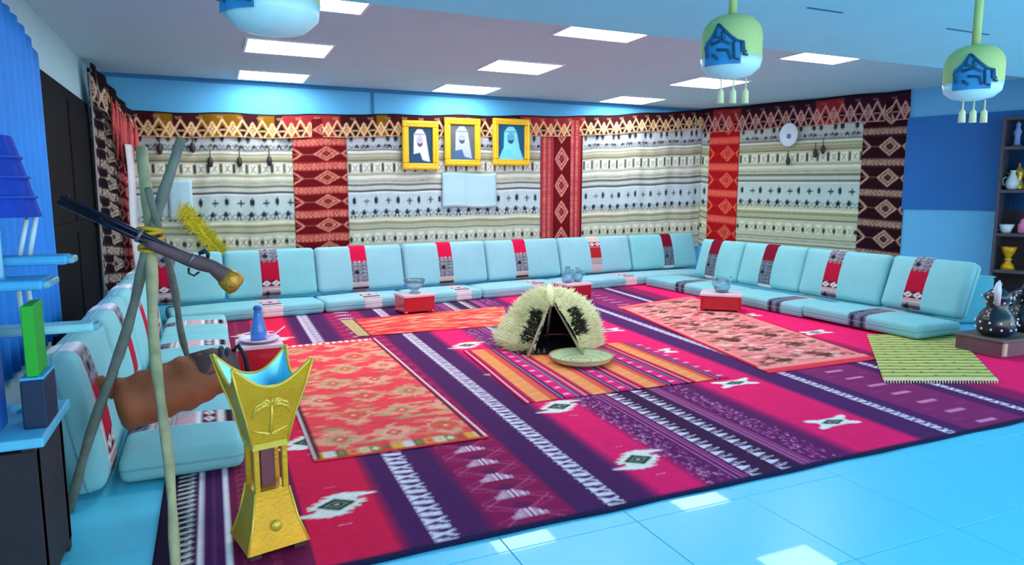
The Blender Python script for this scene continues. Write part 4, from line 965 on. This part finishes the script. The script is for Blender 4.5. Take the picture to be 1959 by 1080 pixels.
p = onY(1860, 168, 2.35); lantern(p[0], 2.35, p[2], .135, 'paper lantern with blue motif at the right edge of view')

# ================================================================== RIGHT: BOOKCASE, BOX, POTS
m_shw = mat('shelf_wood', (70, 66, 76), .6, noise=.15, scale=5)
BKS = sR(onR(1904, 400, .42)); BKP = RC+RD*BKS+RN*.02; BKA = math.atan2(RD[1], RD[0])
bk = thing('bookcase', 'dark wooden open bookcase at the right edge of view', 'bookcase', tuple(BKP), BKA)
SW, SD = 1.0, .40
zz = [.04, .42, .88, 1.42, 1.95, 2.31]
for x in (0, SW-.03): mk('side_panel', bbox(x, -SD, 0, x+.03, 0, 2.36, .003, 1), m_shw, bk, smooth=False)
for z in zz: mk('shelf', bbox(.03, -SD+.005, z, SW-.03, -.01, z+.04, .003, 1), m_shw, bk, smooth=False)
mk('back_panel', box(.0, -.01, 0, SW, 0, 2.36), mat('shelf_back', (50, 36, 40), .7), bk, smooth=False)
def sx2(px, py, y=4.2): p = onY(px, py, y); return p
def sit(name, label, cat, prof, x, shelf, m, s=1.0, extra=None, y=.13):
    t = thing(name, label, cat, tuple(BKP+RD*x+RN*(SD-y)+np.array([0, 0, zz[shelf]+.0405])), BKA); mk('body', ([(a*s, b*s, c*s) for a, b, c in lathe(prof, 16)[0]], lathe(prof, 16)[1]), m, t)
    for nm, g, mm in (extra or []): mk(nm, ([(a*s, b*s, c*s) for a, b, c in g[0]], g[1]), mm, t)
vase = [(.03, 0), (.06, .02), (.075, .08), (.05, .15), (.025, .2), (.035, .24), (.03, .24), (.005, .2)]
cofe = [(.06, 0), (.065, .02), (.05, .07), (.035, .11), (.05, .17), (.055, .2), (.03, .24), (.008, .27), (.012, .29), (.003, .31)]
sit('vase', 'white china vase on the second shelf from the top of the bookcase', 'vase', vase, .13, 3, mat('china', (198, 216, 222), .3), 1.0, [('handle', tube([(-.06, 0, .16), (-.10, 0, .14), (-.095, 0, .07), (-.07, 0, .05)], .008, 6), mat('china', (198, 216, 222), .3))])
sit('coffee_pot', 'gold coffee pot on the upper shelf of the bookcase', 'coffee pot', cofe, .17, 3, mat('pot_gold', (206, 170, 70), .3, metal=.5), 1.1, [('spout', tube([(-.05, 0, .13), (-.10, 0, .19), (-.13, 0, .2)], [.015, .01, .008], 6), mat('pot_gold', (206, 170, 70), .3, metal=.5)), ('handle', tube([(.05, 0, .2), (.10, 0, .18), (.09, 0, .08), (.05, 0, .05)], .009, 6), mat('pot_gold', (206, 170, 70), .3, metal=.5))], .27)
sit('cup', 'white cup on the middle shelf of the bookcase', 'cup', [(.04, 0), (.05, .02), (.075, .09), (.07, .09), (.04, .02), (.003, .015)], .11, 2, mat('china', (198, 216, 222), .3), 1.2, [('handle', tube([(-.07, 0, .08), (-.11, 0, .07), (-.10, 0, .03), (-.055, 0, .03)], .007, 6), mat('china', (198, 216, 222), .3))])
sit('jar', 'pink jar beside the white cup on the bookcase', 'jar', [(.05, 0), (.065, .02), (.065, .1), (.045, .13), (.05, .15), (.02, .17), (.003, .18)], .30, 2, mat('jar_pink', (214, 120, 160), .4), 1.1, [('lid', mv(lathe([(.048, .145), (.03, .17), (.008, .18), (.012, .2), (.003, .205)], 12), (0, 0, 0)), mat('jar_lid', (190, 80, 120), .4))])
sit('gold_burner', 'small gold incense burner on the lower shelf of the bookcase', 'incense burner', [(.075, 0), (.06, .05), (.03, .09), (.03, .14), (.06, .2), (.08, .26), (.07, .26), (.03, .18), (.003, .17)], .16, 1, mat('burner_gold', (216, 158, 16)), 1.1, [('collar', tube([(math.cos(a)*.034, math.sin(a)*.034, .115) for a in np.linspace(0, 2*PI, 15)], .009, 6), m_edge)])
sit('figurine', 'blue-white figurine on the top bookcase shelf', 'figurine', [(.05, 0), (.055, .01), (.035, .03), (.03, .12), (.045, .18), (.02, .23), (.03, .27), (.003, .31)], .14, 4, mat('figure_blue', (120, 150, 210), .4), 1.0, [('base', lathe([(.07, 0), (.07, .012), (.05, .02)], 14), mat('shelf_wood', (70, 66, 76)))])
# low wooden box with black pots
bx0 = thing('wooden_box', 'low wooden box on the carpet at the right edge of view', 'box', (6.10, 3.50, .0155))
mk('carcass', bbox(0, 0, 0, .95, .40, .13, .004, 1), mat('box_wood', (110, 70, 84), .6, noise=.15, scale=6), bx0, smooth=False); mk('lid', bbox(-.015, -.015, .13, .965, .415, .155, .005, 1), mat('box_lid', (96, 84, 84), .6, noise=.15), bx0, smooth=False); mk('edge_strip', bbox(-.006, -.022, .02, .04, -.001, .13, .003, 1), mat('box_edge', (196, 170, 150), .6), bx0, smooth=False)
m_bp = mat('pot_black', (18, 24, 40), .25, noise=.1, coat=.4); m_st2 = mat('pot_stud', (214, 220, 232), .35, metal=.4)
potp = [(.09, 0), (.12, .03), (.135, .10), (.11, .17), (.07, .22), (.085, .28), (.10, .31), (.05, .35), (.015, .37), (.022, .40), (.004, .43)]
for k, (dx, dy, s, lb) in enumerate(((.17, .17, 1.15, 'black studded coffee pot with a white beak, left one on the low wooden box'), (.62, .2, 1.1, 'black studded coffee pot, right one on the low wooden box'))):
    t = thing('black_pot', lb, 'coffee pot', (6.10+dx, 3.50+dy, .0155+.1555), .3, 'black studded pots')
    mk('body', ([(a*s, b*s, c*s) for a, b, c in lathe(potp, 20)[0]], lathe(potp, 20)[1]), m_bp, t)
    mk('spout', tube([(-.08*s, -.02, .25*s), (-.13*s, -.03, .33*s), (-.15*s, -.03, .36*s), (-.135*s, -.03, .41*s), (-.11*s, -.03, .43*s)], [.022, .026, .032, .02, .008], 8), mat('beak_white', (206, 220, 232), .4) if k == 0 else m_bp, t)
    mk('handle', tube([(.09*s, 0, .28*s), (.17*s, 0, .27*s), (.18*s, 0, .14*s), (.13*s, 0, .09*s)], .012, 7), m_bp, t)
    sd_ = []
    for ring, rr_, n_ in ((.06, .128, 12), (.11, .134, 12), (.26, .079, 8), (.30, .098, 8)):
        for i in range(n_): a = 2*PI*i/n_+ring*9; sd_.append(mv(lathe([(.002, -.012), (.010, -.006), (.010, .006), (.002, .012)], 6), (math.cos(a)*rr_*s, math.sin(a)*rr_*s, ring*s)))
    mk('stud', join(*sd_), m_st2, t, kind='stuff')
# teal bolster behind the last cushion
p = onZ(1875, 660, 0)
t = thing('storage_cube', 'teal padded block behind the near right back cushion', 'pouf', (7.55, 4.95, .0), -.35)
mk('body', mv(rbox(.7, .5, .52, .05, .015), (0, 0, .26)), mat('teal_pad', (76, 166, 188), .85, bump=.15), t); mk('piping', tube([(-.34, -.24, .51), (.34, -.24, .51), (.34, .24, .51), (-.34, .24, .51), (-.34, -.24, .51)], .008, 6), MATS['piping'], t)

# ================================================================== LEFT: CURTAIN, TABLE AND DISPLAY
def wavy(y0, y1, z0, ztf, x, amp, fr, d=.03, th=.02):
    ysn = np.arange(y0, y1+.001, d); V = []; Fc = []; nz = 12
    for i, y in enumerate(ysn):
        zt_ = ztf((y-y0)/(y1-y0))
        for j in range(nz+1):
            z = z0+(zt_-z0)*j/nz; xx = x+amp*math.sin(y*fr)*(1-.4*j/nz); V += [(xx, y, z), (xx-th, y, z)]
    n2 = (nz+1)*2
    for i in range(len(ysn)-1):
        for j in range(nz):
            a = i*n2+j*2; Fc += [(a, a+n2, a+n2+2, a+2), (a+3, a+n2+3, a+n2+1, a+1)]
        a = i*n2; Fc += [(a+1, a+n2+1, a+n2, a), (a+nz*2, a+n2+nz*2, a+n2+nz*2+1, a+nz*2+1)]
    for i in (0, len(ysn)-1):
        for j in range(nz): a = i*n2+j*2; Fc.append((a, a+2, a+3, a+1) if i == 0 else (a+1, a+3, a+2, a))
    return V, Fc
tag(mk('curtain', wavy(4.6, 6.25, .35, lambda f: 2.30+.30*math.sqrt(max(0, 1-f**3)), LX+.09, .022, 34), mat('curtain_blue', (22, 132, 226), .7, noise=.1, scale=3)), 'bright blue curtain on the left wall beside the dark door', 'curtain')
TX0, TX1, TY0, TY1, TZ = -1.12, -.545, 2.62, 3.10, .60
m_tb = mat('table_blue', (92, 186, 220), .5, noise=.05); tb = thing('side_table', 'pale blue side table at the left edge of view holding a display', 'table', (TX0, TY0, 0))
mk('table_top', bbox(0, 0, TZ-.035, TX1-TX0, TY1-TY0, TZ, .008, 2), m_tb, tb, smooth=False)
for x in (.03, TX1-TX0-.075):
    for y in (.03, TY1-TY0-.075): mk('leg', bbox(x, y, 0, x+.045, y+.045, TZ-.035, .004, 1), mat('table_leg', (50, 44, 54), .7), tb, smooth=False)
mk('skirt', bbox(.02, .02, .04, TX1-TX0-.03, TY1-TY0-.02, TZ-.05, .004, 1), mat('table_skirt', (44, 38, 46), .85, noise=.15), tb, smooth=False)
# tiered stand
m_stn = mat('stand_blue', (70, 170, 226), .5, noise=.06); m_can = mat('candle_white', (206, 232, 240), .5); 
st = thing('tiered_stand', 'blue tiered display stand with trays on the side table', 'display stand', (-.82, 2.90, TZ+.0005))
mk('base', bbox(-.10, .0, 0, .10, .13, .03, .006, 2), m_stn, st, smooth=False)
mk('post', tube([(0, .06, .03), (0, .06, .72)], .022, 10), m_stn, st)
for z, x0, x1, y0, y1 in ((.285, -.12, .395, .05, .14), (.47, -.20, .275, -.10, .10), (.545, .02, .335, .02, .13)):
    tr = mk('tray', bbox(x0, y0, z, x1, y1, z+.035, .012, 2), m_stn if z > .3 else mat('tray_pale', (150, 212, 226), .5), st, smooth=False)
    mk('tray_lip', bbox(x1-.005, y0+.01, z+.004, x1+.018, y1-.01, z+.03, .006, 1), mat('tray_lip', (110, 176, 196), .5), st, smooth=False)
SB = Vector((-.82, 2.90, TZ))
def candle(x, y, z, h, tilt, label):
    t = thing('candle', label, 'candle', (SB.x+x, SB.y+y, SB.z+z)); mk('wax', tube([(0, 0, 0), (tilt, 0, h)], .0085, 8), m_can, t); mk('wick', tube([(tilt, 0, h), (tilt*1.05, 0, h+.014)], .0025, 5), mat('wick', (60, 60, 70), .9), t)
for i, (x, y, z, h, ti) in enumerate(((.17, .09, .321, .13, -.008), (.20, .09, .321, .15, -.008))): candle(x, y, z, h, ti, ('left' if i == 0 else 'right')+' thin white candle on the lowest tray of the blue stand')
for i, (x, y, z, h, ti) in enumerate(((.18, .075, .581, .13, .03), (.21, .075, .581, .14, .03))): candle(x, y, z, h, ti, ('left' if i == 0 else 'right')+' slanted white candle on the highest tray of the blue stand')
for i, x in enumerate((-.14, -.07, .0+.07, .13)):
    t = thing('glass_tube', f'pale blue glass tube on the middle tray, {nth[i]} from the left', 'glass', (SB.x+x, SB.y-.02 if i != 2 else SB.y-.05, SB.z+.5055), 0, 'glass tubes on the stand'); mk('glass_body', lathe([(.014, 0), (.02, .006), (.02, .15), (.022, .17), (.018, .17), (.016, .02), (.002, .012)], 12), mat('tube_glass', (150, 214, 240), .2, spec=.6), t); mk('foot_ring', lathe([(.026, 0), (.026, .006), (.018, .01)], 12), m_stn, t)
t = thing('lampshade_lamp', 'lamp with dark blue pleated shade on top of the blue stand', 'lamp', (SB.x, SB.y+.06, SB.z+.7205))
V = []; Fc = []; n = 48
for j, (r, z) in enumerate(((.255, .0), (.25, .02), (.19, .27), (.185, .285))):
    for k in range(n): rr = r*(1+.02*(k % 2)); V.append((math.cos(2*PI*k/n)*rr, math.sin(2*PI*k/n)*rr*.7, z))
Fc = [(j*n+k, j*n+(k+1) % n, (j+1)*n+(k+1) % n, (j+1)*n+k) for j in range(3) for k in range(n)]; Fc += [tuple(range(n))[::-1], tuple(range(3*n, 4*n))]
mk('shade', (V, Fc), mat('shade_blue', (10, 58, 170), .8, noise=.12, scale=8), t, smooth=False); mk('socket', tube([(0, 0, -.0), (0, 0, .02)], .02, 8), m_stn, t)
for z in (.07, .14, .21):
    r = .255-.255*z*.95+.006; mk('shade_band', tube([(math.cos(a)*r*1.015, math.sin(a)*r*.715, z) for a in np.linspace(0, 2*PI, 33)], .006, 5), mat('shade_trim', (16, 74, 190), .7), t)
# things on the table top below the trays
t = thing('storage_box', 'blue box with white handles standing under the trays', 'box', (-.93, 2.745, TZ+.0005)); mk('body', bbox(-.16, -.10, 0, .24, .10, .36, .006, 2), mat('box_blue', (24, 110, 220), .5, noise=.08), t, smooth=False); mk('handle', tube([(.10, -.1, .20), (.10, -.125, .22), (.10, -.125, .29), (.10, -.1, .31)], .008, 6), m_can, t); mk('lid', bbox(-.165, -.105, .36, .245, .105, .385, .006, 2), m_stn, t, smooth=False)
mk('label_card', box(.15, -.1025, .10, .20, -.1005, .28), m_can, t, smooth=False)
t = thing('block', 'dark navy block under the green book', 'block', (-.587, 2.82, TZ+.0005)); mk('body', bbox(-.036, -.09, 0, .036, .09, .17, .006, 2), mat('block_navy', (20, 40, 70), .6), t, smooth=False); mk('top_pad', bbox(-.036, -.09, .17, .036, .09, .18, .003, 1), m_stn, t, smooth=False)
t = thing('green_book', 'bright green book standing upright on the navy block', 'book', (-.587, 2.82, TZ+.1815), .03); mk('cover', bbox(-.018, -.085, 0, .018, .085, .245, .003, 1), mat('book_green', (30, 170, 40), .6), t, smooth=False); mk('pages', bbox(-.014, -.082, .004, .014, .087, .242, .001, 1), m_can, t, smooth=False)
t = thing('napkin_holder', 'teal folded holder at the right corner of the side table', 'holder', (-.63, 3.0, TZ+.0005), -.3); mk('plate', bbox(-.05, -.05, 0, .05, .05, .008, .002, 1), MATS['teal_pad'], t, smooth=False)
for k in range(3): mk('leaf', xf(bbox(-.045, -.004, 0, .045, .004, .07, .002, 1), Matrix.Translation((0, -.02+.02*k, .006)) @ Matrix.Rotation(.25*(k-1), 4, 'X')), mat('leaf_blue', (60, 130, 170), .6), t, smooth=False)

# finer pieces belong to the part they sit on
def under(child, par):
    for o in list(bpy.data.objects):
        if o.parent is not None and o.parent.type == 'EMPTY' and o.name.split('.')[0] == child:
            sib = [q for q in o.parent.children if q.name.split('.')[0] == par]
            if sib: o.parent = sib[0]
for c_, p_ in (('rim', 'bowl'), ('lining', 'bowl'), ('palm_emblem', 'bowl'), ('base_rosette', 'base'), ('lip', 'vessel'), ('wick', 'wax'), ('motif_outline', 'motif'), ('emblem', 'dish'), ('shade_band', 'shade'), ('dark_tufts', 'fleece_cover'), ('fleece_tufts', 'fleece_cover'), ('coil', 'dish'), ('label_card', 'body'), ('stud', 'body'), ('sight', 'barrel'), ('trigger_guard', 'stock'), ('lock_plate', 'stock')): under(c_, p_)
